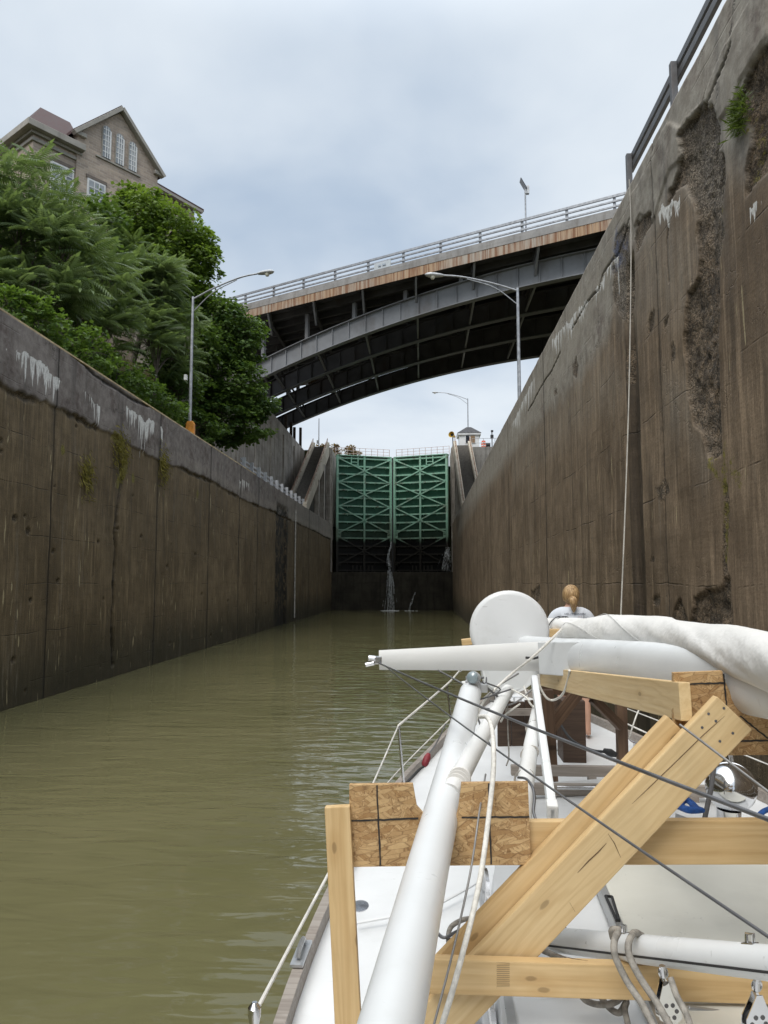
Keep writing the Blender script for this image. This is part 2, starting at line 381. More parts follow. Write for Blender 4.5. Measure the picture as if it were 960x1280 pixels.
def fields_right(y, z):
    wy = (fbm(y * 3, z * 3, 3, 5, .62) - .5) * .20; wz = (fbm(y * 3, z * 3, 9, 5, .62) - .5) * .20
    y2, z2 = y + wy * np.clip(y / 10, .6, 3), z + wz
    dep = np.zeros_like(y); spall = np.zeros_like(y)
    rough = fbm(y * 6, z * 6, 21, 5, .62)
    for poly, d in RS:
        k = sdf(y2, z2, poly); m = sstep(-.006, .012, k)
        dep = np.maximum(dep, m * d * .62 * (.5 + 1.0 * rough) * (.55 + .45 * sstep(0, .3, k))); spall = np.maximum(spall, m)
    bz = np.interp(y, BANDY, BANDZ) + (fbm(y * 1.3, y * 0, 5, 4) - .5) * .35 + (fbm(y * 7, z * 0, 6, 2) - .5) * .08
    band = sstep(-.35, .30, z - bz + wz * 1.5)
    proud = np.zeros_like(y)
    for pp in PATCH:
        k = sdf(y + wy * .5, z + wz * .5, pp); proud = np.maximum(proud, sstep(-.01, .02, k)); band = np.maximum(band, sstep(-.01, .02, k) * .95)
    dep -= .024 * proud * (1 - spall)
    slot = (y > SLOT0) & (y < SLOT1) & (z < 8.6 + 0 * y)
    edge = np.minimum(sstep(0, .06, y - SLOT0), sstep(0, .06, SLOT1 - y)) * sstep(0, .2, 8.6 - z)
    dep += np.where(slot, edge * .12, 0)
    dark = (.76 + .3 * (rough - .5)) * sstep(8.2, 6.6, z) * sstep(SLOT0 - .03 + wy * .2, SLOT0 + .02 + wy * .2, y) * sstep(SLOT1 + .10 + wy * .3, SLOT1 + .03 + wy * .3, y)
    for j in JR:
        g = np.abs(y - j) < .0175; dep += np.where(g, .012, 0); dark = np.maximum(dark, np.where(np.abs(y - j) < .025 + .00045 * y, .82, 0)); dark = np.maximum(dark, .35 * sstep(.16, .02, np.abs(y - j + wy * .6)) * (rough > .42))
    for c in CRKR: mk = sstep(.035, .012, seg_dist(y + wy * .5, z + wz * .5, c)); dark = np.maximum(dark, .9 * mk); dep += mk * .03
    dep += (fbm(y * 1.7, z * 1.7, 31, 4) - .5) * .03
    light = np.zeros_like(y)
    for poly, a in LIGHTR: light = np.maximum(light, a * sstep(-.5, .5, sdf(y2, z2, poly)))
    moss = np.maximum(.52 * sstep(.35, 0, seg_dist(y2, z2, wall_uv([(885, 580), (900, 590), (912, 580), (925, 600)], XR))), .55 * sstep(.25, 0, seg_dist(y2, z2, wall_uv([(907, 560), (905, 640), (909, 700)], XR))))
    moss = np.maximum(moss, .5 * sstep(.3, 0, seg_dist(y2, z2, wall_uv([(928, 140), (945, 180), (935, 230)], XR))))
    moss = np.maximum(moss, .55 * sstep(.25, 0, seg_dist(y2, z2, wall_uv([(903, 260), (898, 300)], XR))))
    blue = sstep(.35, 0, seg_dist(y, z, wall_uv([(770, 300), (768, 325), (778, 312)], XR)))
    drip = np.zeros_like(y)
    for seg, L in ((wall_uv([(640, 530), (668, 470)], XR), 1.2), (wall_uv([(822, 264), (848, 245), (850, 240)], XR), .45), (wall_uv([(745, 360), (770, 318)], XR), .8), (wall_uv([(690, 425), (735, 372)], XR), .9), (wall_uv([(937, 262), (952, 245)], XR), .5)):
        yy = [p[0] for p in seg]; o2 = np.argsort(yy); zt = np.interp(y, np.array(yy)[o2], np.array([p[1] for p in seg])[o2]) + (fbm(y * 5, y * 0, 8, 3) - .5) * .2
        ins = (y > min(yy)) & (y < max(yy)); drip = np.maximum(drip, np.where(ins & (z < zt), np.clip(1 - (zt - z) / L, 0, 1), 0) * .88)
    dep = np.where(z < -1.4, 0, dep)
    return dep, spall, drip, moss, band, dark, light, blue

M_WALL_R = concrete_wall_mat('stained_concrete', (.150, .104, .063), (.262, .192, .126), (.235, .205, .168), (.41, .375, .32))
M_WALL_L = concrete_wall_mat('damp_concrete', (.126, .090, .047), (.198, .146, .083), (.15, .127, .113), (.27, .24, .22))
ysr = np.concatenate([np.arange(-14, 6.4, .4), axis_samples(6.4, YG + 1.0, .0026, .02, JR)])
zs_r = np.concatenate([[-1.5, -.6], np.arange(-.1, ZW - .02, .027), [ZW - .02, ZW]])
build_lock_wall('right', XR, ysr, zs_r, fields_right, M_WALL_R, 'lock_wall', 'tall brown concrete lock wall beside the boat, with deep broken-out patches')

# ---- left wall
JL = [onX(p, 650, XL).y for p in (63, 196, 261, 299, 322, 368, 386, 398)]
CRK = wall_uv([(150,560),(152,600),(146,640),(143,665),(145,690),(142,730),(140,780),(141,830)], XL)
CRK2 = wall_uv([(75,432),(100,452),(118,470),(150,490),(165,500),(215,520)], XL)
DRIPS = [(wall_uv([(-10, 430), (6, 434), (22, 440)], XL), .3, .55), (wall_uv([(11, 436), (30, 442), (36, 447), (50, 452), (64, 462), (72, 470), (79, 478)], XL), 1.35, .95),
         (wall_uv([(97, 487), (106, 492), (120, 502), (131, 514)], XL), 1.1, .72), (wall_uv([(152, 508), (164, 517), (176, 522), (186, 527), (194, 531)], XL), 1.5, .95), (wall_uv([(197, 533), (205, 541)], XL), .9, .85),
         (wall_uv([(296, 598), (311, 604)], XL), 1.0, .8)]
MOSS_L = wall_uv([(142, 545), (152, 555), (157, 570), (155, 590), (148, 605)], XL)
def fields_left(y, z):
    wy = (fbm(y * 1.6, z * 1.6, 43, 4) - .5) * .5; rough = fbm(y * 3, z * 3, 51, 5, .6)
    bz = 7.98 + (fbm(y * .35, y * 0, 45, 4) - .5) * .28 + (fbm(y * 3.0, y * 0, 46, 3) - .5) * .14
    band = sstep(-.03, .03, z - bz)
    lip = sstep(.14, .02, np.abs(z - bz + .05 + wy * .12)) * sstep(.46, .6, fbm(y * .6, y * 0, 47, 3))   # broken underside of the coping
    dep = -.05 * band + .10 * lip * rough; spall = sstep(.3, .7, lip) * (rough > .45)
    dark = lip * .7
    for c, w, d in ((CRK, .13, .15), (CRK2, .07, .06)):
        k = seg_dist(y + wy * .22, z + wy * .1, c); mk = sstep(w, w * .35, k - .05 * (rough - .4)); dep = dep + mk * d * rough * 1.6; dark = np.maximum(dark, mk * .97)
    y0, y1 = onX(345, 650, XL).y, onX(358, 650, XL).y; sl = np.minimum(sstep(0, .2, y - y0), sstep(0, .2, y1 - y)) * sstep(0, .5, 8.9 - z); dep = dep + sl * .12; dark = np.maximum(dark, .95 * sstep(y0 - .2 + wy, y0 + .1 + wy, y) * sstep(y1 + .9 + wy, y1 + .3 + wy, y) * sstep(9.2, 8.3, z) * (.55 + .6 * (rough > .45)))
    for j in JL:
        g = np.abs(y - j) < .0175; dep += np.where(g, .012, 0); dark = np.maximum(dark, np.where(np.abs(y - j) < .026 + .0007 * y, .85, 0)); dark = np.maximum(dark, .35 * sstep(.25, .03, np.abs(y - j + wy * .3)) * (rough > .4))
    dep += (fbm(y * .9, z * .9, 61, 4) - .5) * .05
    for c in range(60):                # knocks and chips
        cy, cz, r = 17 + rng.random() ** 1.4 * 55, rng.random() * 7.6 + .2, rng.uniform(.04, .14)
        q = np.hypot(y - cy, (z - cz) * 1.2) + wy * .12; mk = sstep(r, r * .5, q); dep += mk * .05; dark = np.maximum(dark, mk * .6); spall = np.maximum(spall, mk * .7)
    drip = np.zeros_like(y)
    for seg, L, amp in DRIPS:
        yy = np.array([p[0] for p in seg]); zt = np.interp(y, yy, [p[1] for p in seg]) + (fbm(y * 2.2, y * 0, 48, 4) - .5) * .42
        e = np.minimum(sstep(0, .3, y - yy[0]), sstep(0, .3, yy[-1] - y)); drip = np.maximum(drip, np.where(z < zt, np.clip(1 - (zt - z) / L, 0, 1), 0) * amp * e)
    moss = .75 * sstep(.45, .05, seg_dist(y + wy * .3, z, MOSS_L)) + 0 * y
    for px, py, r in ((107, 591, .55), (203, 580, .6), (78, 562, .25), (166, 598, .3), (247, 618, .35)):
        w = onX(px, py, XL); moss = np.maximum(moss, .7 * sstep(r, .05, np.hypot((y - w.y), (z - w.z) * .75)))
    moss = np.maximum(moss, .45 * band * sstep(.55, .7, fbm(y * .8, z * 1.6, 49, 4)) * sstep(ZW - .7, ZW, z))
    light = .8 * sstep(.35, 0, np.abs(z - bz - .35 + wy * .3)) * sstep(26, 34, y) * .6 + band * sstep(45, 62, y) * .8
    return dep, spall, drip, moss, band, dark, light, np.zeros_like(y)
ysl = np.concatenate([np.arange(-14, 16.5, .5), axis_samples(16.5, YG + 1.0, .0024, .03, JL)])
zs_l = np.concatenate([[-1.5, -.6], np.arange(-.1, ZW - .02, .04), [ZW - .02, ZW]])
lw = build_lock_wall('left', XL, ysl, zs_l, fields_left, M_WALL_L, 'lock_wall', 'long dark brown concrete lock wall below the trees, with white lime drips')
m_edge = simple('cream_edging', (.56, .44, .25), .7, var=.3, vs=3, bump=.3, dirt=(.2, .15, .09), dirt_amt=.5)
mb = MB(); 
for k in range(48):
    a = 14 + k * 1.1; b_ = a + 1.092
    if a > 44: break
    mb.box((XL - .10, a, ZW + .004), (XL + .052, b_, ZW + .055))
mb.build('edge_strip', m_edge, lw, bevel=.006)
# ------------------------------------------------------------------ world: overcast sky
SUN_EL, SUN_AZ = 52.0, 200.0
w = bpy.data.worlds.new("World"); scene.world = w; w.use_nodes = True; wt = w.node_tree; wn = wt.nodes; wn.clear()
def wnew(t): return wn.new(t)
out = wnew('ShaderNodeOutputWorld'); bg = wnew('ShaderNodeBackground'); wt.links.new(bg.outputs[0], out.inputs[0]); bg.inputs[1].default_value = .1
sky = wnew('ShaderNodeTexSky'); sky.sky_type = 'NISHITA'; sky.sun_disc = False; sky.sun_elevation = R(SUN_EL); sky.sun_rotation = R(SUN_AZ); sky.air_density = 1.2; sky.dust_density = 2.0
tc = wnew('ShaderNodeTexCoord'); sx = wnew('ShaderNodeSeparateXYZ'); wt.links.new(tc.outputs['Generated'], sx.inputs[0])
def wm(op, a, b):
    n = wnew('ShaderNodeMath'); n.operation = op
    for i, v in enumerate((a, b)):
        if isinstance(v, bpy.types.NodeSocket): wt.links.new(v, n.inputs[i])
        else: n.inputs[i].default_value = v
    return n.outputs[0]
def wr(v, a, b, lo=0, hi=1):
    n = wnew('ShaderNodeMapRange'); n.interpolation_type = 'SMOOTHSTEP'; wt.links.new(v, n.inputs[0]); n.inputs[1].default_value = a; n.inputs[2].default_value = b; n.inputs[3].default_value = lo; n.inputs[4].default_value = hi
    return n.outputs[0]
def wmix(f, a, b):
    n = wnew('ShaderNodeMix'); n.data_type = 'RGBA'
    if isinstance(f, bpy.types.NodeSocket): wt.links.new(f, n.inputs[0])
    else: n.inputs[0].default_value = f
    for i, v in ((6, a), (7, b)):
        if isinstance(v, bpy.types.NodeSocket): wt.links.new(v, n.inputs[i])
        else: n.inputs[i].default_value = (*v, 1)
    return n.outputs[2]
# cloud layer: direction projected on a flat deck overhead
zc = wm('ADD', wm('MAXIMUM', sx.outputs[2], 0.0), .22)
cx = wnew('ShaderNodeCombineXYZ'); wt.links.new(wm('DIVIDE', sx.outputs[0], zc), cx.inputs[0]); wt.links.new(wm('DIVIDE', sx.outputs[1], zc), cx.inputs[1])
def wnoise(scale, detail, rough, loc):
    mp = wnew('ShaderNodeMapping'); wt.links.new(cx.outputs[0], mp.inputs[0]); mp.inputs['Location'].default_value = loc
    n = wnew('ShaderNodeTexNoise'); wt.links.new(mp.outputs[0], n.inputs['Vector']); n.inputs['Scale'].default_value = scale; n.inputs['Detail'].default_value = detail; n.inputs['Roughness'].default_value = rough; n.inputs['Distortion'].default_value = .25
    return n.outputs['Fac']
n1 = wnoise(.75, 5, .5, (2.3, 5.1, 0)); n2 = wnoise(2.3, 6, .52, (1.0, 7.7, 3))
lump = wm('ADD', wm('MULTIPLY', n1, .78), wm('MULTIPLY', n2, .22))
cl = wmix(wr(lump, .36, .60), (3.5, 4.35, 5.5), (6.3, 6.85, 7.4))
cl = wmix(wr(lump, .56, .70), cl, (7.5, 7.8, 8.0))
low = wr(sx.outputs[2], .30, .06); n3 = wnoise(1.1, 5, .55, (4.4, 1.2, 8))
cl = wmix(wm('MULTIPLY', low, wr(n3, .40, .58)), cl, (7.4, 7.75, 8.1))
cl = wmix(.06, cl, sky.outputs[0])
zen = wr(sx.outputs[2], .60, .95, 1.0, 3.0)       # an overcast sky is brightest overhead
vm = wnew('ShaderNodeVectorMath'); vm.operation = 'SCALE'; wt.links.new(cl, vm.inputs[0]); wt.links.new(zen, vm.inputs['Scale']); cl = wmix(wr(sx.outputs[2], .6, .95, 0, .75), vm.outputs[0], (17.0, 16.9, 16.4))
wt.links.new(cl, bg.inputs[0])
sun = bpy.data.lights.new("sun", 'SUN'); sun.energy = 1.5; sun.angle = R(28); sun.color = (1, .965, .91)
so = bpy.data.objects.new("sun", sun); COL.objects.link(so)
az, el = R(SUN_AZ), R(SUN_EL); sd = Vector((math.sin(az) * math.cos(el), math.cos(az) * math.cos(el), math.sin(el)))
so.rotation_euler = sd.to_track_quat('Z', 'Y').to_euler(); so.location = (0, 0, 60)
vs = scene.view_settings; vs.view_transform = 'Standard'; vs.look = 'None'; vs.exposure = .36; vs.gamma = 1; vs.use_curve_mapping = False

# ------------------------------------------------------------------ water
t = NT('murky_water')
wv1 = t.noise(1.0, 2, .45, v=t.map((1.0, 2.9, 1)), dist=.5); wv2 = t.noise(4.2, 2, .4, v=t.map((.7, 1.7, 1)), dist=.3); wv3 = t.noise(.35, 3, .5)
h = t.math('ADD', t.math('ADD', t.math('MULTIPLY', wv1, .55), t.math('MULTIPLY', wv2, .085)), t.math('MULTIPLY', wv3, .9))
mud = t.mix(t.rng(t.noise(.25, 4, .6), .3, .7), (.112, .106, .050), (.136, .126, .063))
foam = t.math('MULTIPLY', t.rng(t.noise(3.2, 6, .7, v=t.map((1, .5, 1)), dist=1.2), .64, .72), t.rng(t.noise(.33, 3, .6, v=t.map(loc=(4, 2, 0))), .52, .64))
mud = t.mix(t.math('MULTIPLY', foam, .22), mud, (.30, .29, .19))
M_WATER = t.done(t.bsdf(mud, .03, 0, t.bump(h, .5, .105), .5, IOR=1.37))
MB().add([(-12.3, -16, 0), (5.2, -16, 0), (5.2, YG + .5, 0), (-12.3, YG + .5, 0)], [(0, 1, 2, 3)]).build('water', M_WATER)['kind'] = 'structure'
MB().add([(-12.3, YG + 3.4, 16.9), (5.2, YG + 3.4, 16.9), (5.2, 900, 16.9), (-12.3, 900, 16.9)], [(0, 1, 2, 3)]).build('upper_water', M_WATER)['kind'] = 'structure'

# ------------------------------------------------------------------ ground: one sheet with the canal cut into it
def ground_z(x, y):
    if -11.6 < x < 4.9: return -1.2 if y < YG + 3.7 else 15.2
    up = float(sstep(82.45, 83.15, y))
    base = 9.58 + (ZU - .15 - 9.58) * up
    if x <= -11.6:
        if y > 40:
            wallfoot = 1.0 if x < -13.75 else 0.0
            f = min(1, max(0, (y - 40) / 4)); lo = base; hi = 16.5 + .8 * float(sstep(-15, -24, x)) + 1.2 * up
            slope = 9.58 + (16.8 - 9.58) * float(sstep(-11.6, -19.5, x))
            return lo if not wallfoot else max(slope * (1 - f) + hi * f, base)
        return 9.58 + (16.8 - 9.58) * float(sstep(-11.6, -19.5, x)) + .35 * math.sin(x * 1.3 + y * .7) * float(sstep(-12.5, -15, x))
    return base if x < 9 else base + (float(sstep(9, 22, x)) * 5 if 20 < y < 66 else 0)
gx = [-3500, -900, -300, -120, -70, -45, -34, -28, -24, -22, -20, -18.5, -17, -15.5, -14.5, -13.8, -13.72, -12.6, -11.7, -11.62, -11.58, 4.88, 4.92, 5.5, 7, 9, 12, 16, 22, 40, 90, 300, 900, 3500]
gy = [-3500, -600, -150, -40, -15, 0, 6, 10, 14, 18, 22, 26, 30, 34, 38, 40, 42, 44, 48, 54, 60, 66, 70, 76, 82.4, 83.2, YG + 3.65, YG + 3.75, 100, 130, 200, 400, 1000, 4000]
gv = [(x, y, ground_z(x, y)) for x in gx for y in gy]; n = len(gy)
gf = [(i * n + j, (i + 1) * n + j, (i + 1) * n + j + 1, i * n + j + 1) for i in range(len(gx) - 1) for j in range(n - 1)]
t = NT('bank_ground'); nn = t.noise(1.3, 6, .65); n2_ = t.noise(.12, 4)
M_GROUND = t.done(t.bsdf(t.mix(t.rng(nn, .35, .65), t.mix(t.rng(n2_, .4, .6), (.05, .062, .02), (.08, .075, .03)), (.045, .035, .022)), .95, 0, t.bump(nn, .8, .15), .2))
g = MB().add(gv, gf).build('ground', M_GROUND); g['kind'] = 'structure'

# ------------------------------------------------------------------ shared plain materials
def concrete(name, lo, hi, stain, streaks=.6):
    t = NT(name); a = t.noise(.7, 7, .65); s = t.noise(2.5, 6, .65, v=t.map((1, 1, .1))); f = t.noise(30, 4); b = t.noise(2, 3, v=t.map((.1, .1, 2.2)))
    c = t.mix(t.rng(a, .3, .7), lo, hi); c = t.mix(t.rng(s, .45, .7, 0, streaks), c, stain); c = t.mix(t.rng(b, .55, .7, 0, .25), c, stain); c = t.mix(t.rng(f, .4, .7, 0, .25), c, stain)
    return t.done(t.bsdf(c, .85, 0, t.bump(t.math('ADD', f, t.math('MULTIPLY', b, .5)), .5, .015), .3))
M_CONC = concrete('grey_concrete', (.21, .20, .185), (.33, .32, .30), (.10, .09, .08))
M_CONC_D = concrete('dark_wet_concrete', (.038, .034, .026), (.075, .066, .05), (.016, .014, .011))
M_CONC_W = concrete('weathered_concrete', (.30, .27, .235), (.52, .48, .425), (.11, .094, .08), .85)
M_STRING = concrete('tan_concrete', (.44, .39, .31), (.58, .53, .44), (.26, .2, .13), .5)
M_GALV = simple('galvanised_steel', (.36, .37, .39), .45, .55, dirt=(.16, .15, .14), dirt_amt=.3)
M_RAILD = simple('dark_rail_steel', (.12, .12, .125), .5, .4, dirt=(.10, .08, .07), dirt_amt=.5)
M_RAILW = simple('pale_rail_paint', (.58, .44, .41), .5, .1, dirt=(.35, .12, .06), dirt_amt=.6)
M_RAILR = simple('red_brown_rail', (.26, .13, .07), .6, .1, dirt=(.1, .06, .04))
M_BLACK = simple('black_rubber', (.02, .02, .021), .6, 0)

# ------------------------------------------------------------------ upstream end: sill, piers, gates
o = MB().box((XL - .3, YG, -1.5), (XR + .3, YG + 5.2, 4.28)).build('sill_wall', M_CONC_D, bevel=.05)
tag(o, 'low wet dark concrete sill wall below the green gates at the head of the lock', 'sill wall')

t = NT('green_gate_paint'); zz = t.sep(t.P)[2]; nn = t.noise(1.4, 6, .65, v=t.map((1, 1, .4))); n2_ = t.noise(9, 4, .6)
grn = t.mix(t.rng(nn, .3, .7), (.25, .50, .365), (.38, .62, .49))
grn = t.mix(t.math('MULTIPLY', t.rng(nn, .47, .66), t.rng(n2_, .35, .6, .25, .9)), grn, (.13, .12, .08))
wl = t.rng(t.math('ADD', zz, t.math('MULTIPLY', t.noise(.9, 5, .7), 1.6)), 9.2, 8.4)
wl2 = t.rng(t.math('ADD', zz, t.math('MULTIPLY', t.noise(.5, 5, .7), 3.5)), 13.2, 9.5, 0, .55)
grn = t.mix(wl2, grn, (.095, .11, .07)); grn = t.mix(wl, grn, (.02, .018, .014))
M_GATE = t.done(t.bsdf(grn, .55, 0, t.bump(n2_, .4, .01), .4))
t = NT('green_gate_skin'); zz = t.sep(t.P)[2]; nn = t.noise(1.4, 6, .65, v=t.map((1, 1, .4)))
grn = t.mix(t.rng(nn, .3, .7), (.055, .165, .118), (.09, .225, .165)); wl = t.rng(t.math('ADD', zz, t.math('MULTIPLY', t.noise(.9, 5, .7), 1.6)), 9.4, 8.6)
wl2 = t.rng(t.math('ADD', zz, t.math('MULTIPLY', t.noise(.5, 5, .7), 3.5)), 14.0, 10.0, 0, .7)
grn = t.mix(wl2, grn, (.04, .05, .03)); grn = t.mix(wl, grn, (.008, .008, .007)); M_GSKIN = t.done(t.bsdf(grn, .6, 0, None, .4))

def gate_leaf(side, label):
    hx = XL + .45 if side < 0 else XR - .45
    mid = (XL + XR) / 2 + side * .17
    A = Vector((hx, YG + .75, 0)); B = Vector((mid, YG + 2.9, 0)); d = (B - A).normalized(); L = (B - A).length; nrm = Vector((d.y, -d.x, 0))
    if nrm.y > 0: nrm = -nrm            # towards the chamber
    root = thing('lock_gate', label, 'lock gate', A + Vector((0, 0, 4.3)))
    def at(u, off, z): return A + d * (u * L) + nrm * off + Vector((0, 0, z))
    Z0, Z1 = 4.30, 17.85
    def bar(mb, u0, z0, u1, z1, off, w, hh): mb.bar(at(u0, off, z0), at(u1, off, z1), w, hh, up=Vector((0, 0, 1)) if abs(u1 - u0) > .02 else nrm)
    mb = MB(); nu = 20                # skin between girders bows away
    ng = 15; zs = [Z0 + .2 + (Z1 - .25 - Z0 - .2) * i / (ng - 1) for i in range(ng)]
    mb.bar(at(0, -.45, (Z0 + Z1) / 2), at(1, -.45, (Z0 + Z1) / 2), .05, Z1 - Z0 - .02); mb.build('skin_plate', M_GSKIN, root)
    for i, z in enumerate(zs):
        g = MB(); pts = []
        g.bar(at(.02, -.18, z), at(.98, -.18, z), .5, .05); g.bar(at(.02, .075, z), at(.98, .075, z), .03, .17)
        for u in (.2, .45, .7, .9): g.bar(at(u, -.2, z - .1), at(u, .05, z - .1), .02, .2)
        g.build('girder', M_GATE, root)
    for u in (.012, .5, .985):
        g = MB(); bar(g, u, Z0, u, Z1, .10 if u == .5 else -.02, .26 if u != .5 else .22, .12 if u == .5 else .40); g.build('post', M_GATE, root)
    # crossed tension bars, two to a tier, either side of the middle post
    tiers = [(17.55, 14.75), (14.75, 11.9), (11.9, 8.8), (8.4, 5.2)]
    for zt, zb in tiers:
        zm = (zt + zb) / 2
        for (u0, z0, u1, z1) in ((.03, zt, .97, zb), (.03, zb, .97, zt)):
            g = MB(); bar(g, u0, z0, u1, z1, .20, .05, .14); g.build('brace', M_GATE, root)
        for u in (.04, .96):
            for z in (zt, zb): g = MB(); g.bar(at(u - .04, .155, z), at(u + .04, .155, z), .03, .35); g.build('gusset_plate', M_GATE, root)
    g = MB(); g.bar(at(0, -.3, Z1 + .06), at(1, -.3, Z1 + .06), 1.0, .10); g.build('walkway', M_GATE, root)
    g = MB()
    for u in (.26, .38): bar(g, u, 16.75, u, 17.8, .13, .12, .05)
    bar(g, .26, 17.15, .38, 17.15, .13, .05, .08); bar(g, .26, 16.8, .38, 16.8, .13, .05, .08); g.build('hatch_frame', M_GATE, root)
    g = MB(); k = 9
    for i in range(k + 1): g.tube([at(i / k, -.75, Z1 + .1), at(i / k, -.75, Z1 + 1.15)], .03, 6)
    for zz_ in (.45, .8, 1.13): g.tube([at(0, -.75, Z1 + zz_), at(1, -.75, Z1 + zz_)], .022, 6)
    g.build('railing', M_RAILW, root)
    if side < 0:
        g = MB(); xm = (XL + XR) / 2; g.box((xm - .14, YG + 2.75, Z0), (xm + .14, YG + 3.2, Z1)); g.build('dark_gap_strip', M_BLACK, root)  # added black strip, stands in for the shaded gap between the leaves
    g = MB(); 
    for i in range(6): g.bar(at(.5 + side * 0 + .07 * i - .2, .02, 4.35), at(.5 + .07 * i - .2, .02, 5.1), .2, .06, up=nrm)
    g.build('sluice_bar', M_GATE, root)
    return root
gate_leaf(-1, 'green steel lock gate leaf below the autumn-brown bush, dark with wet at its foot')
gate_leaf(1, 'green steel lock gate leaf spraying water at its foot, by the lock house stairs')

# piers that carry the gates, and the stairs beside them
def pier(side, label):
    x = XL if side < 0 else XR
    f = lambda a, b: (min(a, b), max(a, b))
    root = thing('gate_pier', label, 'pier', (x, YG, 9.7))
    g = MB(); x0, x1 = f(x - side * .02, x + side * 2.0)
    g.box((x0, YG - 1.6, ZW + .004), (x1, YG + 6, ZU)); g.build('pier_block', M_CONC_W, root, bevel=.04)
    g = MB()
    for (ya, yb) in ((YG - 6.3, YG - 5.55), (YG - 10.4, YG - 9.65)):      # buttress columns under the stair
        ztop = 9.73 + (yb - 66.5) / 15.5 * 8.4
        xa, xb = f(x + side * .06, x + side * .55); g = MB(); g.box((xa, ya, ZW + .004), (xb, yb, ztop - .5)); g.build('buttress', M_CONC_W, root, bevel=.03)
    g = MB(); xa, xb = f(x + side * .5, x + side * .7)
    g.prism([(xa, 67.2, ZW + .004), (xa, YG - 1.65, ZW + .004), (xa, YG - 1.65, ZU - 1.2)], (xb - xa, 0, 0)); g.build('infill_wall', M_CONC_D, root)
    g = MB()
    for yy in (YG - 1.2, YG - .5): g.box((f(x - side * .03, x - side * .10)[0], yy, 4.3), (f(x - side * .03, x - side * .10)[1], yy + .25, ZU - .1))
    g.build('guide_rib', M_CONC_W, root)
    return root
pier(-1, 'grey concrete gate pier at the foot of the autumn-brown bush'); pier(1, 'grey concrete gate pier below the yellow horn')

def stairs(side, label):
    x = XL if side < 0 else XR
    xa, xb = x + side * .12, x + side * 2.1
    root = thing('concrete_staircase', label, 'staircase', ((xa + xb) / 2, 67, 9.7))
    Y0, Y1, Z0, Z1 = 66.5, 82.0, 9.73, 18.35
    lo, hi = min(xa, xb), max(xa, xb); n = 44; g = MB()
    for i in range(n):
        ya = Y0 + (Y1 - Y0) * i / n; zt = Z0 + (Z1 - Z0) * (i + 1) / n
        g.box((lo + .36, ya, zt - .42), (hi - .36, ya + (Y1 - Y0) / n + .02, zt)) if False else g.box((lo + .36, ya, zt - .45), (hi - .36, ya + (Y1 - Y0) / n - .004, zt))
    g.build('steps', simple('step_concrete' + str(side), (.17, .16, .145), .9, dirt=(.06, .054, .045)), root)
    for xx in (lo, hi - .35):
        g = MB(); g.prism([(xx, Y0 - .4, Z0 + .02), (xx, Y0 - .4, Z0 + .5), (xx, Y1, Z1 + .55), (xx, Y1 + .4, Z1 + .55), (xx, Y1 + .4, Z1 - .9), (xx, Y0 + .9, Z0 + .02)], (.35, 0, 0))
        st = g.build('stringer', M_STRING, root, bevel=.02)
        g = MB(); m = 9; xc = xx + .175
        for i in range(m + 1):
            yy = Y0 + (Y1 - Y0) * i / m; zz_ = Z0 + .5 + (Z1 - Z0) * i / m; g.tube([(xc, yy, zz_), (xc, yy, zz_ + .5)], .025, 6)
        g.tube([(xc, Y0, Z0 + 1.0), (xc, Y1, Z1 + 1.0)], .028, 6); g.tube([(xc, Y0, Z0 + .78), (xc, Y1, Z1 + .78)], .02, 6)
        g.build('handrail', M_RAILR, root)
    return root
stairs(-1, 'long concrete staircase climbing beside the tall retaining wall under the bridge'); stairs(1, 'long concrete staircase climbing to the white lock house')

# retaining walls
t_h = onX(350, 530, -13.4).z
root = MB(); 
root.prism([(-13.75, 41, 9.4), (-13.75, 41, 17.6), (-13.75, 60, 18.4), (-13.75, 72, 18.3), (-13.75, 84, 18.2), (-13.75, 84, 9.4)], (.40, 0, 0))
for yy in (46, 52, 58, 64, 70, 76): root.box((-13.37, yy, 9.4), (-13.22, yy + .25, 17.4))
tag(root.build('retaining_wall', M_CONC_W, bevel=.04), 'tall streaked grey retaining wall below the near spring of the bridge arches', 'retaining wall')
mb = MB(); mb.box((XR + 2.02, YG - 1.1, 9.4), (16, YG + .5, ZU - .01)); tag(mb.build('retaining_wall', M_CONC, bevel=.04), 'grey retaining wall below the orange barrel and lock house', 'retaining wall')
# broken stub posts on top of the retaining wall
for i, (px, yy, hh) in enumerate(((361, 72.5, 1.6), (368, 75.5, 1.5), (372.5, 77.5, 1.4), (383, 81.5, 2.2))):
    xx = -13.55; o = MB().box((xx - .14, yy - .14, 18.1), (xx + .14, yy + .14, 18.3 + hh)).build('stub_post', simple('old_timber' + str(i), (.06, .045, .035), .9, var=.4), bevel=.03)
    tag(o, ['dark stub post on the retaining wall, first one out from under the bridge', 'dark stub post on the retaining wall, second one out from under the bridge', 'dark stub post on the retaining wall, third one out from under the bridge', 'dark tall post at the head of the staircase under the bridge'][i], 'post', 'stub posts along the retaining wall')

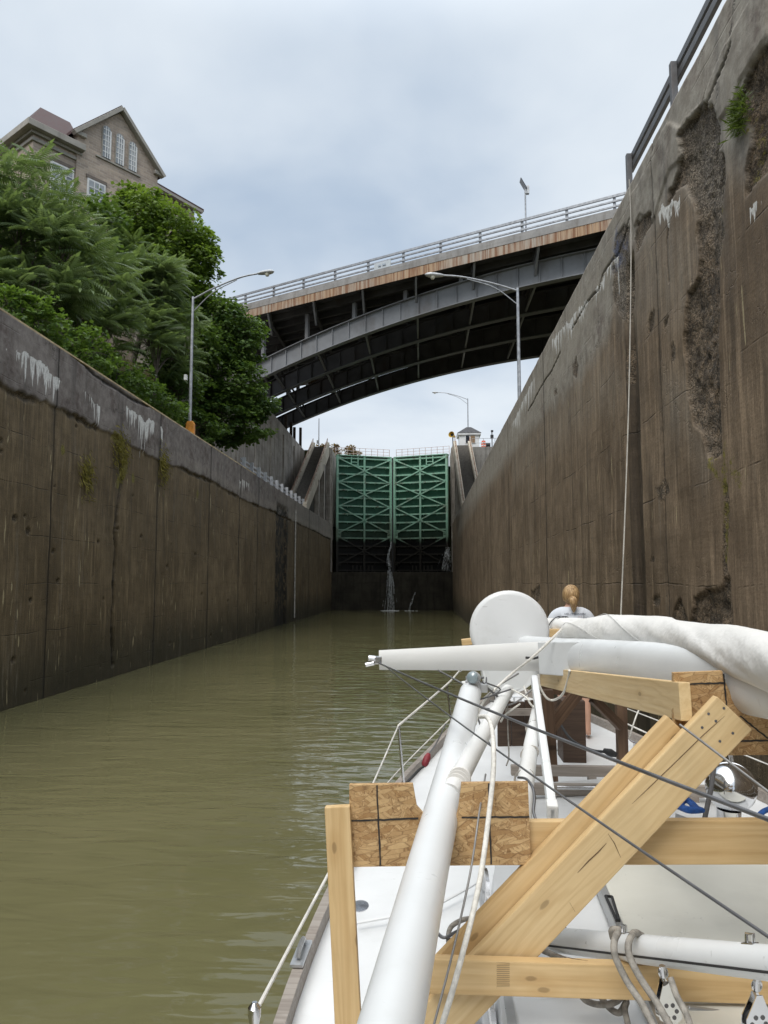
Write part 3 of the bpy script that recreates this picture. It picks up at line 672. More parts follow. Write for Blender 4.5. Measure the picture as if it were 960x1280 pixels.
# guard rails
M_PALEG = simple('pale_galvanised', (.50, .51, .53), .5, .2, dirt=(.25, .23, .2), dirt_amt=.3)
def guard(name, label, x, ys, z0, rails, mat, post_w, rail_h, post_h, rail_d=.08, over=0.0):
    root = thing(name, label, 'guard rail', (x, ys[0], z0))
    for yy in ys:
        g = MB(); g.box((x - post_w / 2, yy - post_w / 2, z0 + .004), (x + post_w / 2, yy + post_w / 2, z0 + post_h)); g.box((x - post_w * .9, yy - post_w * .9, z0 + .003), (x + post_w * .9, yy + post_w * .9, z0 + .02)); g.build('post', mat, root, bevel=.006)
    for zr in rails:
        g = MB(); sx = 1 if x > 0 else -1
        xo = x + sx * (post_w / 2 + rail_d / 2 + .003); g.box((xo - rail_d / 2, ys[0] - over, z0 + zr - rail_h / 2), (xo + rail_d / 2, ys[-1] + over, z0 + zr + rail_h / 2)); g.build('rail', mat, root, bevel=.01)
    return root
ysr_ = [onX(786.5, 220, 3.66).y - 2.3 * i for i in range(10)]
guard('guard_rail', 'heavy grey box-beam guard rail along the top of the wall beside the boat', 3.66, sorted(ysr_), ZW, (.845, .66), M_RAILD, .09, .125, .87, .06, .12)
guard('guard_rail', 'low grey three-rail guard rail on the long wall just before the staircase', -10.75, [44 + 2.05 * i for i in range(12)], ZW, (.30, .58, .86), M_PALEG, .20, .12, .98, .07, .3)

# water leaking through the gates
t = NT('white_water'); nn = t.noise(7, 4, .7, v=t.map((3, 3, .6))); b = t.bsdf((.8, .83, .85), .4); tr = t.n.new('ShaderNodeBsdfTransparent'); mxs = t.n.new('ShaderNodeMixShader')
t.t.links.new(t.rng(nn, .42, .62), mxs.inputs[0]); t.t.links.new(tr.outputs[0], mxs.inputs[1]); t.t.links.new(b, mxs.inputs[2]); M_SPRAY = t.done(mxs.outputs[0])
def fall(label, pts, r0, r1, n=70, seed=1, splash=0):
    rr = random.Random(seed); mb = MB(); P = catmull(pts, 8)
    for k in range(n):
        a = rr.random(); sprd = [rr.gauss(0, 1), rr.gauss(0, 1)]; s0 = rr.random() * .85; s1 = min(1, s0 + rr.uniform(.05, .3)); L = len(P) - 1
        i0, i1 = int(s0 * L), max(int(s0 * L) + 1, int(s1 * L)); seg = []
        for i in range(i0, i1 + 1):
            f = i / L; rad = r0 + (r1 - r0) * f; seg.append(P[i] + Vector((sprd[0] * rad, sprd[1] * rad * .5, 0)))
        if len(seg) > 1: mb.tube(seg, [rr.uniform(.006, .020)] * len(seg), 4)
    for k in range(splash):
        a, d = rr.random() * 6.28, abs(rr.gauss(0, .55)); q = Vector((P[-1].x + math.cos(a) * d, P[-1].y - abs(math.sin(a)) * d * 1.6, .012)); l = rr.uniform(.06, .22); mb.tube([q, q + Vector((l, rr.uniform(-.03, .03), rr.uniform(0, .06) if d < .35 else 0))], rr.uniform(.006, .02), 4)
    o = mb.build('water_leak', M_SPRAY); return tag(o, label, 'water leak')
xc = (XL + XR) / 2 + .02
fall('white leak pouring over the sill under the meeting edge of the two green gates', [W(487, 712, YG - .05), W(487.5, 722, YG - .25), W(488, 745, YG - .4), W(488, 766, YG - .45)], .09, .34, 150, 3, 160)
fall('thin leak falling down the meeting edge of the two green gates', [W(489, 677, YG + 2.4), W(486, 695, YG + 1.8), W(487, 714, YG + 1.2)], .05, .14, 45, 4)
fall('white spray bursting from the gate foot beside the wall near the boat', [W(561, 684, YG - .2), W(558, 698, YG - .3), W(556, 714, YG - .3)], .12, .42, 130, 5)
fall('thin arched jet spurting from the dark sill wall', [W(519, 741, YG - .03), W(516, 748, YG - .5), W(513, 757, YG - .7), W(511, 764, YG - .75)], .02, .06, 30, 6, 30)
# ------------------------------------------------------------------ bridge
ud = Vector((.882, -.471, 0)).normalized(); BP0 = Vector((11.8, 45.0, 0)); 
def B(s, q, z): return BP0 + ud * s + Vector((0, q, 0)) + Vector((0, 0, z))     # s along the deck, q along the lock, z absolute
def camber(s): return -.00022 * (s + 8) ** 2
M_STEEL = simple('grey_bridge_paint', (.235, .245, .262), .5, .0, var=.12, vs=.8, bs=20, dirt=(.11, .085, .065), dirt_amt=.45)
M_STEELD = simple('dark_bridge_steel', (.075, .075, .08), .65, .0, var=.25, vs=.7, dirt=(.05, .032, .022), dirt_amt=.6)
t = NT('rusty_fascia'); s_ = t.math('MULTIPLY', t.math('ADD', t.sep(t.P)[0], t.math('MULTIPLY', t.sep(t.P)[1], -.4)), 1.0)
r1 = t.noise(1.0, 5, .7, v=t.comb(t.math('MULTIPLY', s_, 3.2), 0.0, t.math('MULTIPLY', t.sep(t.P)[2], .12))); r2 = t.noise(.16, 3); r3 = t.noise(1.0, 2, v=t.comb(t.math('MULTIPLY', s_, 9), 0.0, 0.0))
c = t.mix(t.rng(r2, .40, .58), (.40, .36, .31), (.42, .29, .185)); c = t.mix(t.rng(r1, .43, .58, 0, .9), c, (.20, .09, .045)); c = t.mix(t.rng(r3, .52, .66, 0, .6), c, (.5, .43, .34))
M_RUST = t.done(t.bsdf(c, .75, 0, t.bump(r3, .4, .03), .3))
M_PARA = concrete('parapet_concrete', (.27, .265, .26), (.37, .36, .35), (.17, .15, .135), .5)
bridge = thing('arch_bridge', 'wide grey steel arch bridge with a rust-streaked edge spanning the lock', 'bridge', B(-4, 8, 22.0))
S0, S1 = -62, 34; ZF = CAM.z + 22.0; QW = 22.0
NS = 32; ss = [S0 + (S1 - S0) * i / NS for i in range(NS + 1)]
def ribbon(name, mat, quad, parent=bridge, bevel=0):         # sweep a (q, z) outline along the deck
    mb = MB(); n = len(quad); vs = []
    for s in ss: vs += [B(s, q, ZF + z + camber(s)) for q, z in quad]
    fs = [(i * n + j, i * n + (j + 1) % n, (i + 1) * n + (j + 1) % n, (i + 1) * n + j) for i in range(NS) for j in range(n)] + [tuple(range(n)), tuple(range(NS * n, NS * n + n))]
    mb.add(vs, fs); return mb.build(name, mat, parent)
ribbon('fascia', M_RUST, [(0, 0), (.06, 0), (.06, .66), (0, .66)])
ribbon('parapet', M_PARA, [(-.03, .662), (.6, .662), (.6, 1.24), (.05, 1.24), (.05, 1.0), (-.03, 1.0)])
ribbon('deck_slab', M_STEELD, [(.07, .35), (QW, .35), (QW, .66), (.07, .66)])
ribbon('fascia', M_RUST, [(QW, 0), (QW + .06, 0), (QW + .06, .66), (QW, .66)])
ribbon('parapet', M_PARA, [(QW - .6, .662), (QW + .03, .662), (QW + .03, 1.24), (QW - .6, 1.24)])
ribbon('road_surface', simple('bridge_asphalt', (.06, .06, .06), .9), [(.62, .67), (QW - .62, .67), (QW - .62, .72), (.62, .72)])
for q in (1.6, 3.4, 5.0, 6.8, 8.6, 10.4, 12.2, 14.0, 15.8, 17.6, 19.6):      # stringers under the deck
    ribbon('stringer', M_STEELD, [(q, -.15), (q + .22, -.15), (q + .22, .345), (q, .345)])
for zr, hh in ((1.50, .10), (1.84, .10), (2.18, .16)):
    ribbon('rail', M_GALV, [(.20, zr - hh / 2), (.32, zr - hh / 2), (.32, zr + hh / 2), (.20, zr + hh / 2)])
k = 0; s = S0 + 1.5
while s < S1:
    z0 = ZF + camber(s) + 1.242; p = B(s, .38, z0); g = MB(); g.bar(p, p + Vector((0, 0, 1.02)), .14, .16, up=ud); g.bar(p + Vector((0, .0, .0)), p + Vector((0, 0, .03)), .3, .32, up=ud); g.build('railing_post', M_GALV, bridge); s += 3.05
def rib_z(s, q): c = -4.3 - .471 * q * 1.0 + .471 * q * .47 * 0; return 21.6 - .0049 * (s - c) ** 2
# crown shifts with q because each rib is the first one moved along the lock
RIBQ = [1.9, 7.6, 13.5, 19.4]
def rz(s): return CAM.z + 21.62 - .0049 * (s + 3.6) ** 2
SPR0, SPR1 = -34.5, 27.0
def P_rib(s, q, dz=0): return B(s, q, rz(s) + dz)
NR = 48; rs_ = [SPR0 + (SPR1 - SPR0) * i / NR for i in range(NR + 1)]
def sweep(name, mat, q0, q1, d0, d1, parent, mb=None):
    mb = mb or MB(); vs = []
    for s in rs_: vs += [P_rib(s, q0, d0), P_rib(s, q1, d0), P_rib(s, q1, d1), P_rib(s, q0, d1)]
    fs = [(i * 4 + j, i * 4 + (j + 1) % 4, i * 4 + 4 + (j + 1) % 4, i * 4 + 4 + j) for i in range(NR) for j in range(4)] + [(0, 1, 2, 3), (NR * 4, NR * 4 + 1, NR * 4 + 2, NR * 4 + 3)]
    mb.add(vs, fs); return mb.build(name, mat, parent)
for qi, q in enumerate(RIBQ):
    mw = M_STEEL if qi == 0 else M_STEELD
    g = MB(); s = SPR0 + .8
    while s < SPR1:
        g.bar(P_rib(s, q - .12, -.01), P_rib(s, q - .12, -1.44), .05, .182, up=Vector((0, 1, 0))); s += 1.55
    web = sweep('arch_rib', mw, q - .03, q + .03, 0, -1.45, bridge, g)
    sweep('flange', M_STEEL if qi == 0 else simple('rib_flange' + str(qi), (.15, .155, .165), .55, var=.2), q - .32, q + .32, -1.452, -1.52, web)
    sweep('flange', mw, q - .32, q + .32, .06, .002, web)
    # spandrel columns up to the deck
    s = S0 + .6 + 0
    for k in range(14):
        s = -33 + 4.6 * k
        zt, zb = ZF + camber(s) - .18, rz(s) + .06
        if zt - zb > .25 and s > SPR0:
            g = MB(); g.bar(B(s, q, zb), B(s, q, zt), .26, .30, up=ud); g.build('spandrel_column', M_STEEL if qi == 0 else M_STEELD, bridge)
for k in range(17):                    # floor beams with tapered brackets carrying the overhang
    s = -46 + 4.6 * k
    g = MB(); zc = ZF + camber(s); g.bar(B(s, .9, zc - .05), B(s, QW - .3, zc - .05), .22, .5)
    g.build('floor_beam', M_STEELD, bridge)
    g = MB(); g.prism([B(s, .12, zc + .3), B(s, 2.0, zc + .3), B(s, 2.0, zc - 1.25), B(s, 1.75, zc - 1.25), B(s, .12, zc + .02)], ud * .16); g.build('bracket', M_STEEL if True else M_STEELD, bridge)
for i in range(len(RIBQ) - 1):         # struts and crossed bracing between ribs
    for k in range(13):
        s = -32 + 4.6 * k
        if s > SPR1 - 1: break
        sh = 0
        for dz in (-.25, -1.3):
            g = MB(); g.bar(P_rib(s, RIBQ[i] + .33, dz), P_rib(s, RIBQ[i + 1] - .33, dz), .14, .14); g.build('cross_strut', M_STEEL if dz < -1 else M_STEELD, bridge)
        g = MB(); g.bar(P_rib(s, RIBQ[i] + .3, -.3), P_rib(s, RIBQ[i + 1] - .3, -1.25), .1, .1); g.build('cross_strut', M_STEELD, bridge)
# sign hung on the parapet rail
t_sign = simple('white_sign', (.50, .54, .57), .5, var=.05)
sp = onX  # unused alias
ts = (478 - 527) / FPX
s_sign = (45 * ts - 11.8) / (.882 + .471 * ts)
pz = ZF + camber(s_sign) + 1.52
g = MB(); g.bar(B(s_sign - .72, .15, pz), B(s_sign + .72, .15, pz), .025, .52); sg = g.build('sign', t_sign, bridge, bevel=.01)
def text_obj(name, body, size, M, mat, parent, align='CENTER', ext=.002):
    c = bpy.data.curves.new(name, 'FONT'); c.body = body; c.size = size; c.align_x = align; c.align_y = 'CENTER'; c.extrude = ext
    o = bpy.data.objects.new(name, c); COL.objects.link(o); dg = bpy.context.evaluated_depsgraph_get(); dg.update()
    me = bpy.data.meshes.new_from_object(o.evaluated_get(dg)); bpy.data.objects.remove(o); me.materials.clear(); me.materials.append(mat)
    return link(bpy.data.objects.new(name, me), parent, M)
def face_matrix(origin, right, up):
    r = Vector(right).normalized(); u = (Vector(up) - r * Vector(up).dot(r)).normalized(); n = r.cross(u)
    return Matrix(((r.x, u.x, n.x, origin[0]), (r.y, u.y, n.y, origin[1]), (r.z, u.z, n.z, origin[2]), (0, 0, 0, 1)))
M_INK = simple('grey_blue_ink', (.16, .2, .27), .6)
M_FADE = simple('faded_ink', (.36, .41, .48), .6)
for u0, u1 in ((-.36, -.12), (.02, .30)):
    g = MB(); g.bar(B(s_sign + u0, .13, pz) + Vector((-.02, -.04, 0)), B(s_sign + u1, .13, pz) + Vector((-.02, -.04, 0)), .01, .12); g.build('faded_mark', M_FADE, sg)
# abutments
o = MB(); o.box((-30, 46, 8), (-14.6, 96, 19.6)); tag(o.build('bridge_abutment', M_CONC_W, bevel=.1), 'big concrete abutment under the tree-side end of the bridge', 'abutment')
o = MB(); o.box((22.5, 26, 8), (44, 62, 21.5)); tag(o.build('bridge_abutment', M_CONC_W, bevel=.1), 'big concrete abutment under the wall-side end of the bridge', 'abutment')
# pole with tilted panel standing at the parapet
ts = (664.5 - 527) / FPX; sq = (45.5 * ts - 11.8 - 0) / (.882 + .471 * ts); zb = ZF + camber(sq) + 1.242; p = B(sq, .75, zb - .55)
root = thing('solar_panel_pole', 'slim pole with a small tilted solar panel standing behind the bridge railing', 'pole', p)
MB().tube([p, p + Vector((0, 0, 4.05))], .055, 8).build('pole', M_GALV, root, smooth=True)
q = p + Vector((-.12, 0, 4.15)); M_ = Matrix.Translation(q) @ Matrix.Rotation(R(62), 4, 'Y')
g = MB(); g.box((-.42, -.3, -.02), (.42, .3, .02)); g.build('solar_panel', simple('solar_cells', (.03, .035, .05), .25), root, M=M_)
g = MB(); g.box((p.x - .02, p.y - .12, p.z + 3.5), (p.x + .26, p.y + .12, p.z + 4.05)); g.build('control_box', simple('pale_box', (.55, .57, .6), .5), root, bevel=.01)

# ------------------------------------------------------------------ lamps
def street_lamp(label, base, tip, H, group='street lamps on the lock walls'):
    base = Vector(base); tip = Vector(tip); root = thing('street_lamp', label, 'street lamp', base, group)
    top = base + Vector((0, 0, H)); MB().tube([base, top], [.085, .06], 10).build('pole', M_GALV, root, smooth=True)
    g = MB(); g.box((base.x - .16, base.y - .16, base.z), (base.x + .16, base.y + .16, base.z + .05)); g.build('base_plate', M_GALV, root, bevel=.01)
    a = top - Vector((0, 0, .12)); d = tip - a; hd = Vector((d.x, d.y, 0)); 
    pts = [a, a + hd * .35 + Vector((0, 0, d.z * .52)), a + hd * .72 + Vector((0, 0, d.z * .90)), tip]
    MB().tube(catmull(pts, 6), [.04] * 19, 8).build('arm', M_GALV, root, smooth=True)
    a2 = top - Vector((0, 0, .75)); MB().tube(catmull([a2, a2 + hd * .3 + Vector((0, 0, .52 + d.z * .36)), a + hd * .66 + Vector((0, 0, d.z * .82 - .03))], 6), [.026] * 13, 6).build('brace', M_GALV, root, smooth=True)
    hn = hd.normalized(); c = tip + hn * .28
    Mx = frame_from(c, c + hn + Vector((0, 0, .03)))[0]
    g = MB(); prof = [(.03, -.42), (.09, -.36), (.13, -.2), (.16, .0), (.165, .2), (.12, .34), (.03, .42)]
    Mh = Mx @ Matrix.Rotation(R(90), 4, 'Y') @ Matrix.Diagonal((.62, 1, 1, 1)); g.lathe(prof, Mh, 14); hd_o = g.build('lamp_head', simple('lamp_housing', (.5, .51, .52), .45, .2), root, smooth=True)
    g = MB(); g.lathe([(.01, -.13), (.07, -.11), (.115, -.03), (.12, .02)], Matrix.Translation(c + hn * .08 - Vector((0, 0, .07))), 14); g.build('lens', simple('lamp_lens', (.62, .6, .5), .2, spec=.6), hd_o, smooth=True)
    return root
bL = Vector((-10.72, 33.3, ZW)); tipL = W(325, 341.5, 32.6); Ht = W(239, 371, 33.3).z - ZW
lampL = street_lamp('grey street lamp on the wall edge in front of the dark maple', bL, tipL, Ht)
g = MB(); pb = W(232, 472, 33.25); g.box((pb.x - .06, pb.y - .08, pb.z - .13), (pb.x + .08, pb.y + .08, pb.z + .13)); g.build('meter_box', simple('white_box', (.7, .7, .7), .5), lampL, bevel=.01)
bR = W(649, 480, 31.5); bR.z = ZW; tipR = W(551, 344, 31.2)
street_lamp('grey street lamp behind the boat-side wall, its arm reaching across the bridge arches', bR, tipR, W(649, 360, 31.5).z - ZW)
bF = W(585, 530, 93); bF.z = ZU - .12
street_lamp('small far street lamp behind the white lock house seen under the arch', bF, W(547, 490.5, 93), W(585, 497, 93).z - ZU)
p = W(398.5, 552, 88); p.z = ZU - .1; root = thing('flag_pole', 'thin bare pole with a small box behind the staircase under the bridge', 'pole', p)
MB().tube([p, Vector((p.x, p.y, W(398.5, 523, 88).z))], [.08, .05], 8).build('pole', M_GALV, root, smooth=True)
g = MB(); g.box((p.x - .25, p.y - .12, p.z + 1.6), (p.x - .08, p.y + .12, p.z + 2.0)); g.build('switch_box', M_GALV, root)
# orange life-ring box at the foot of the lamp
M_ORANGE = simple('orange_plastic', (.62, .25, .035), .5, dirt=(.35, .15, .05))
p = Vector((-10.5, 32.6, ZW)); root = thing('lifebuoy_box', 'orange lifebuoy box on the wall edge at the foot of the lamp by the maple', 'lifebuoy box', p)
g = MB(); g.prism([p + Vector((-.19, 0, .02)), p + Vector((.19, 0, .02)), p + Vector((.19, 0, .58)), p + Vector((.12, 0, .72)), p + Vector((-.12, 0, .72)), p + Vector((-.19, 0, .58))], (0, .25, 0)); g.build('body', M_ORANGE, root, bevel=.03)
g = MB(); g.box((p.x - .15, p.y - .02, p.z + .08), (p.x + .15, p.y - .002, p.z + .56)); g.build('lid', M_ORANGE, root, bevel=.008)

# ------------------------------------------------------------------ lock house and bits up on the far wall
M_WHITE = simple('white_paint', (.74, .75, .76), .5, var=.05, vs=2, dirt=(.5, .48, .44), dirt_amt=.3)
M_GLASS = simple('dark_window', (.03, .035, .045), .12, var=.3, spec=.8)
c = W(586, 560, 90); cx_, zb = c.x, ZU - .14
root = thing('lock_house', 'small white lock house with a dark pyramid roof at the head of the stairs', 'hut', (cx_, 90, zb))
ze = W(586, 544, 90).z; za = W(586, 534.5, 90).z; hw = 1.2
g = MB(); g.box((cx_ - hw, 88.9, zb), (cx_ + hw, 91.3, ze)); g.build('wall', M_WHITE, root, bevel=.02)
g = MB(); e = hw + .25; y0, y1 = 88.65, 91.55; tt = .28
vs_ = [(cx_ - e, y0, ze + .05), (cx_ + e, y0, ze + .05), (cx_ + e, y1, ze + .05), (cx_ - e, y1, ze + .05), (cx_ - tt, 90 - tt, za), (cx_ + tt, 90 - tt, za), (cx_ + tt, 90 + tt, za), (cx_ - tt, 90 + tt, za)]
g.add(vs_, [(0, 1, 5, 4), (1, 2, 6, 5), (2, 3, 7, 6), (3, 0, 4, 7), (4, 5, 6, 7), (3, 2, 1, 0)]); g.build('roof', simple('dark_shingle', (.07, .07, .075), .9, var=.3, vs=5), root)
g = MB(); g.box((cx_ - e + .04, y0 + .05, ze - .18), (cx_ + e - .04, y1 - .05, ze + .045)); g.build('eaves_board', M_WHITE, root)
for dx, ww in ((-.22, .2), (.42, .26)):
    g = MB(); g.box((cx_ + dx - ww - .07, 88.84, ze - 1.25), (cx_ + dx + ww + .07, 88.898, ze - .22)); fr = g.build('window', M_WHITE, root)
    g = MB(); g.box((cx_ + dx - ww, 88.80, ze - 1.18), (cx_ + dx + ww, 88.838, ze - .29)); g.build('pane', M_GLASS if dx < 0 else simple('tan_blind', (.25, .16, .09), .6), fr)
p = W(566, 545, 83.5); root = thing('horn', 'yellow trumpet horn on a short post by the far gate corner', 'horn', (p.x, 83.5, ZU))
M_YEL = simple('yellow_paint', (.55, .36, .05), .5, dirt=(.3, .2, .05))
MB().tube([(p.x, 83.5, ZU), (p.x, 83.5, p.z + .1)], .07, 8).build('post', M_GALV, root, smooth=True)
ax = Vector((-.45, -1, .12)).normalized(); Mh = frame_from(p + Vector((-.05, 0, .1)), p + Vector((-.05, 0, .1)) + ax)[0] @ Matrix.Rotation(R(90), 4, 'Y')
MB().lathe([(.10, -.8), (.14, -.5), (.2, -.1), (.33, .28), (.36, .32), (.31, .3), (.17, .0)], Mh, 16).build('trumpet', M_YEL, root, smooth=True)
g = MB(); g.lathe([(.02, .02), (.2, .05)], Mh, 16); g.build('mouth', M_BLACK, root)
p = W(604.5, 558, 84.4); p.z = ZU
root = thing('traffic_barrel', 'orange and white traffic barrel on the far wall beside the lock house', 'barrel', p)
g = MB(); g.lathe([(.30, 0), (.28, .2), (.28, .5), (.24, .8), (.2, .95), (.05, 1.0)], Matrix.Translation(p), 14); g.build('body', simple('bright_orange', (.75, .13, .05), .5), root, smooth=True)
for zz in (.32, .62): MB().lathe([(.284, zz), (.283, zz + .12)], Matrix.Translation(p), 14).build('band', M_WHITE, root)
p = W(615, 548, 88); p.z = ZU; root = thing('signal_light', 'dark signal light on a post behind the orange barrel', 'signal', p)
zt = W(615, 539, 88).z
MB().tube([p, (p.x, p.y, zt)], .06, 8).build('post', M_RAILD, root, smooth=True)
g = MB(); g.box((p.x - .18, p.y - .15, zt - .9), (p.x + .18, p.y + .15, zt - .45)); g.box((p.x - .12, p.y - .13, zt - .1), (p.x + .16, p.y + .13, zt + .12)); g.build('lamp_box', M_BLACK, root, bevel=.03)
p = W(609.5, 556, 85); p.z = ZU; root = thing('winch_machine', 'low dark winch machine beside the orange barrel on the far wall', 'machine', p)
g = MB(); g.box((p.x - .35, p.y - .2, p.z), (p.x + .35, p.y + .4, p.z + .35)); g.lathe([(.28, -.3), (.28, .3)], Matrix.Translation(p + Vector((0, 0, .55))) @ Matrix.Rotation(R(90), 4, 'Y'), 14); g.build('body', M_BLACK, root, bevel=.02)
x0, x1 = W(590, 550, 83.6).x, 15.5; root = thing('guard_rail', 'thin pipe guard rail on the far wall in front of the lock house', 'guard rail', (x0, 83.6, ZU)); xs = x0
while xs < x1: MB().tube([(xs, 83.6, ZU), (xs, 83.6, ZU + 1.1)], .025, 6).build('post', M_GALV, root); xs += 1.3
for zz in (.55, 1.08): MB().tube([(x0, 83.6, ZU + zz), (x1, 83.6, ZU + zz)], .022, 6).build('rail', M_GALV, root)
p = W(576, 560, 83); 

# thin pale pipe down the far end of the long wall
pp = onX(368, 560, XL); pq = MB().tube([(XL + .06, pp.y + .6, 9.0), (XL + .06, pp.y + .6, .3)], .06, 8).build('wall_pipe', simple('lime_crusted_pipe', (.40, .38, .34), .8, var=.3, dirt=(.12, .1, .08), dirt_amt=.6), smooth=True)
tag(pq, 'thin pale pipe running down the far end of the long wall near the staircase', 'pipe')
# ------------------------------------------------------------------ stone-brick house on the hill
C0 = W(35, 150, 40); d1 = Vector((math.sin(R(35.3)), math.cos(R(35.3)), 0)); d2 = Vector((-d1.y, d1.x, 0))   # d1 along the front, d2 into the house
fn = -d2                                                     # front normal, towards the lock
def onF(px, py, off=0.0):               # photo pixel -> (u, z) on the front wall plane
    d = ray(px, py); pl = C0 + fn * off; t_ = (pl - CAM).dot(fn) / d.dot(fn); p = CAM + d * t_; return (p - C0).dot(d1), p.z
def H(u, off, z): return Vector((C0.x, C0.y, 0)) + d1 * u + fn * off + Vector((0, 0, z))
t = NT('house_brick'); n = t.n.new('ShaderNodeTexBrick'); rot = t.map(rot=(0, 0, R(-(90 - 35.3))))
sx_ = t.sep(rot); t.set(n.inputs['Vector'], t.comb(sx_[0], sx_[2], 0.0)); n.inputs['Scale'].default_value = 1.0
n.inputs['Brick Width'].default_value = .52; n.inputs['Row Height'].default_value = .17; n.inputs['Mortar Size'].default_value = .016; n.inputs['Mortar Smooth'].default_value = .3; n.inputs['Bias'].default_value = .1
n.inputs['Color1'].default_value = (.56, .455, .365, 1); n.inputs['Color2'].default_value = (.37, .305, .26, 1); n.inputs['Mortar'].default_value = (.52, .465, .40, 1)
nn = t.noise(1.5, 5, .6); c = t.mix(t.rng(nn, .3, .7, 0, .35), n.outputs['Color'], (.25, .2, .165)); 
M_BRICK = t.done(t.bsdf(c, .9, 0, t.bump(t.math('ADD', t.math('MULTIPLY', n.outputs['Fac'], -1.0), t.math('MULTIPLY', t.noise(18, 4), .6)), .7, .03), .2))
M_TRIM = simple('pale_stone_trim', (.33, .31, .275), .7, var=.12, vs=2, dirt=(.17, .15, .13), dirt_amt=.5)
M_ROOF = simple('maroon_slate', (.062, .033, .033), .8, var=.3, vs=4, bs=14, bump=.4)
M_SASH = simple('white_sash', (.68, .68, .67), .5, var=.06)
t = NT('house_glass'); M_HGL = t.done(t.bsdf(t.mix(t.rng(t.noise(.8, 2), .4, .6), (.20, .22, .24), (.34, .36, .38)), .15, 0, None, .6))
M_BRICKD = simple('dark_lintel_stone', (.17, .14, .12), .85)
house = thing('stone_house', 'tall brown stone-brick house with a steep gable rising behind the trees', 'house', H(4, 0, 16))
uA, zA = onF(149, 140); uL, zL = onF(96, 166); uR, zR = onF(196, 217); uM, zM = onF(100, 190)
ue, _ = onF(196, 217)
BASE = 14.0; DEP = 9.0; zeave = (zL + zR) / 2
zapex = zA
g = MB(); g.prism([H(uL, .12, BASE), H(uR, .12, BASE), H(uR, .12, zR), H(uA, .12, zapex - .12), H(uL, .12, zL)], d2 * DEP); g.build('wall', M_BRICK, house)
zc = onF(35, 150)[1] - .1
g = MB(); q0 = H(.35, -.35, BASE); g.add([H(.35, -.02, BASE), H(uL - .004, -.02, BASE), H(uL - .004, -DEP, BASE), H(.35, -DEP, BASE), H(.35, -.02, zc - .25), H(uL - .004, -.02, zc - .25), H(uL - .004, -DEP, zc - .25), H(.35, -DEP, zc - .25)], [(0, 3, 2, 1), (4, 5, 6, 7), (0, 1, 5, 4), (1, 2, 6, 5), (2, 3, 7, 6), (3, 0, 4, 7)]); g.build('wall', M_BRICK, house)
# cornice in three steps round the wing corner
for k, (o0, z0, z1) in enumerate(((.12, -1.0, -.80), (.20, -.60, -.42), (.58, -.418, -.02))):
    g = MB(); a = .35 - o0 + .0
    g.prism([H(a, o0 - .02, zc + z0), H(uL + .35 - .004 * k, o0 - .02, zc + z0), H(uL + .35 - .004 * k, -DEP, zc + z0), H(a, -DEP, zc + z0)], (0, 0, z1 - z0)); g.build('cornice', M_TRIM, house, bevel=.03)
# hipped roof of the wing with its ridge seen above the cornice
ur0, zr0 = onF(50, 146, -3.6); ur1, zr1 = onF(88, 141.5, -3.6); rid = (zr0 + zr1) / 2
g = MB(); g.add([H(.0, .25, zc), H(uL + .3, .25, zc), H(uL + .3, -DEP, zc), H(.0, -DEP, zc), H(ur0, -3.6, rid), H(ur1, -3.6, rid)], [(0, 1, 5, 4), (1, 2, 5), (2, 3, 4, 5), (3, 0, 4), (3, 2, 1, 0)]); g.build('roof', M_ROOF, house)
# gable roof with raking trim
def rake(ua, za, ub, zb, w=.24, name='raking_trim'):
    g = MB(); g.bar(H(ua, .30, za), H(ub, .30, zb), .38, w); g.build(name, M_TRIM, house, bevel=.02)
e = .35
dl = (zapex - zL) / (uA - uL); dr = (zapex - zR) / (uR - uA)
rake(uL - e, zL - e * dl + .1, uA, zapex + .1); rake(uA, zapex + .1, uR + e, zR - e * dr + .1)
g = MB(); 
for (ua, za, ub, zb) in ((uL - e, zL - e * dl, uA, zapex), (uA, zapex, uR + e, zR - e * dr)):
    g.prism([H(ua, .28, za + .16), H(ub, .28, zb + .16), H(ub, .28, zb + .36), H(ua, .28, za + .36)], d2 * (DEP + .2))
g.build('roof', M_ROOF, house)
g = MB(); g.bar(H(uL - .15, .2, zL - .12), H(uL + .5, .2, zL - .12), .3, .26); g.build('kneeler_stone', M_TRIM, house, bevel=.03)
g = MB(); g.bar(H(uR - .35, .2, zR - .1), H(uR + .3, .2, zR - .1), .3, .26); g.build('kneeler_stone', M_TRIM, house, bevel=.03)
us, zs1 = onF(120, 192); ut, zs2 = onF(170, 222)
g = MB(); zsil = (onF(121, 194)[1] + onF(169, 222)[1]) / 2; g.bar(H(us - .1, .17, zsil), H(ut + .2, .17, zsil), .10, .12); g.build('sill_course', M_TRIM, house, bevel=.02)
# three arched gable windows, sash windows below
def arched(px, pt, pb_, w):
    u, zt = onF(px, pt); zb = zsil + .12; N = 10; h0 = zt - w
    def outline(r): return [(u - r, zb)] + [(u - r * math.cos(math.pi * i / N), h0 + r * math.sin(math.pi * i / N)) for i in range(N + 1)] + [(u + r, zb)]
    g = MB(); g.prism([H(a, .125, b) for a, b in outline(w + .06)], fn * .06); f = g.build('window', M_TRIM, house)
    g = MB(); g.prism([H(a, .19, b) for a, b in outline(w)], fn * .02); g.build('pane', M_HGL, f)
    g = MB()
    for i in range(1, 6): zz = zb + (h0 - zb) * i / 5; g.bar(H(u - w, .22, zz), H(u + w, .22, zz), .03, .05)
    for k in (-.33, .33): g.bar(H(u + k * w, .225, zb), H(u + k * w, .225, h0 + w * .8), .03, .05, up=d1)
    g.bar(H(u + w * 1.0, .22, zb), H(u + w * 1.0, .22, h0), .05, .1, up=d1); g.build('glazing_bars', M_SASH, f)
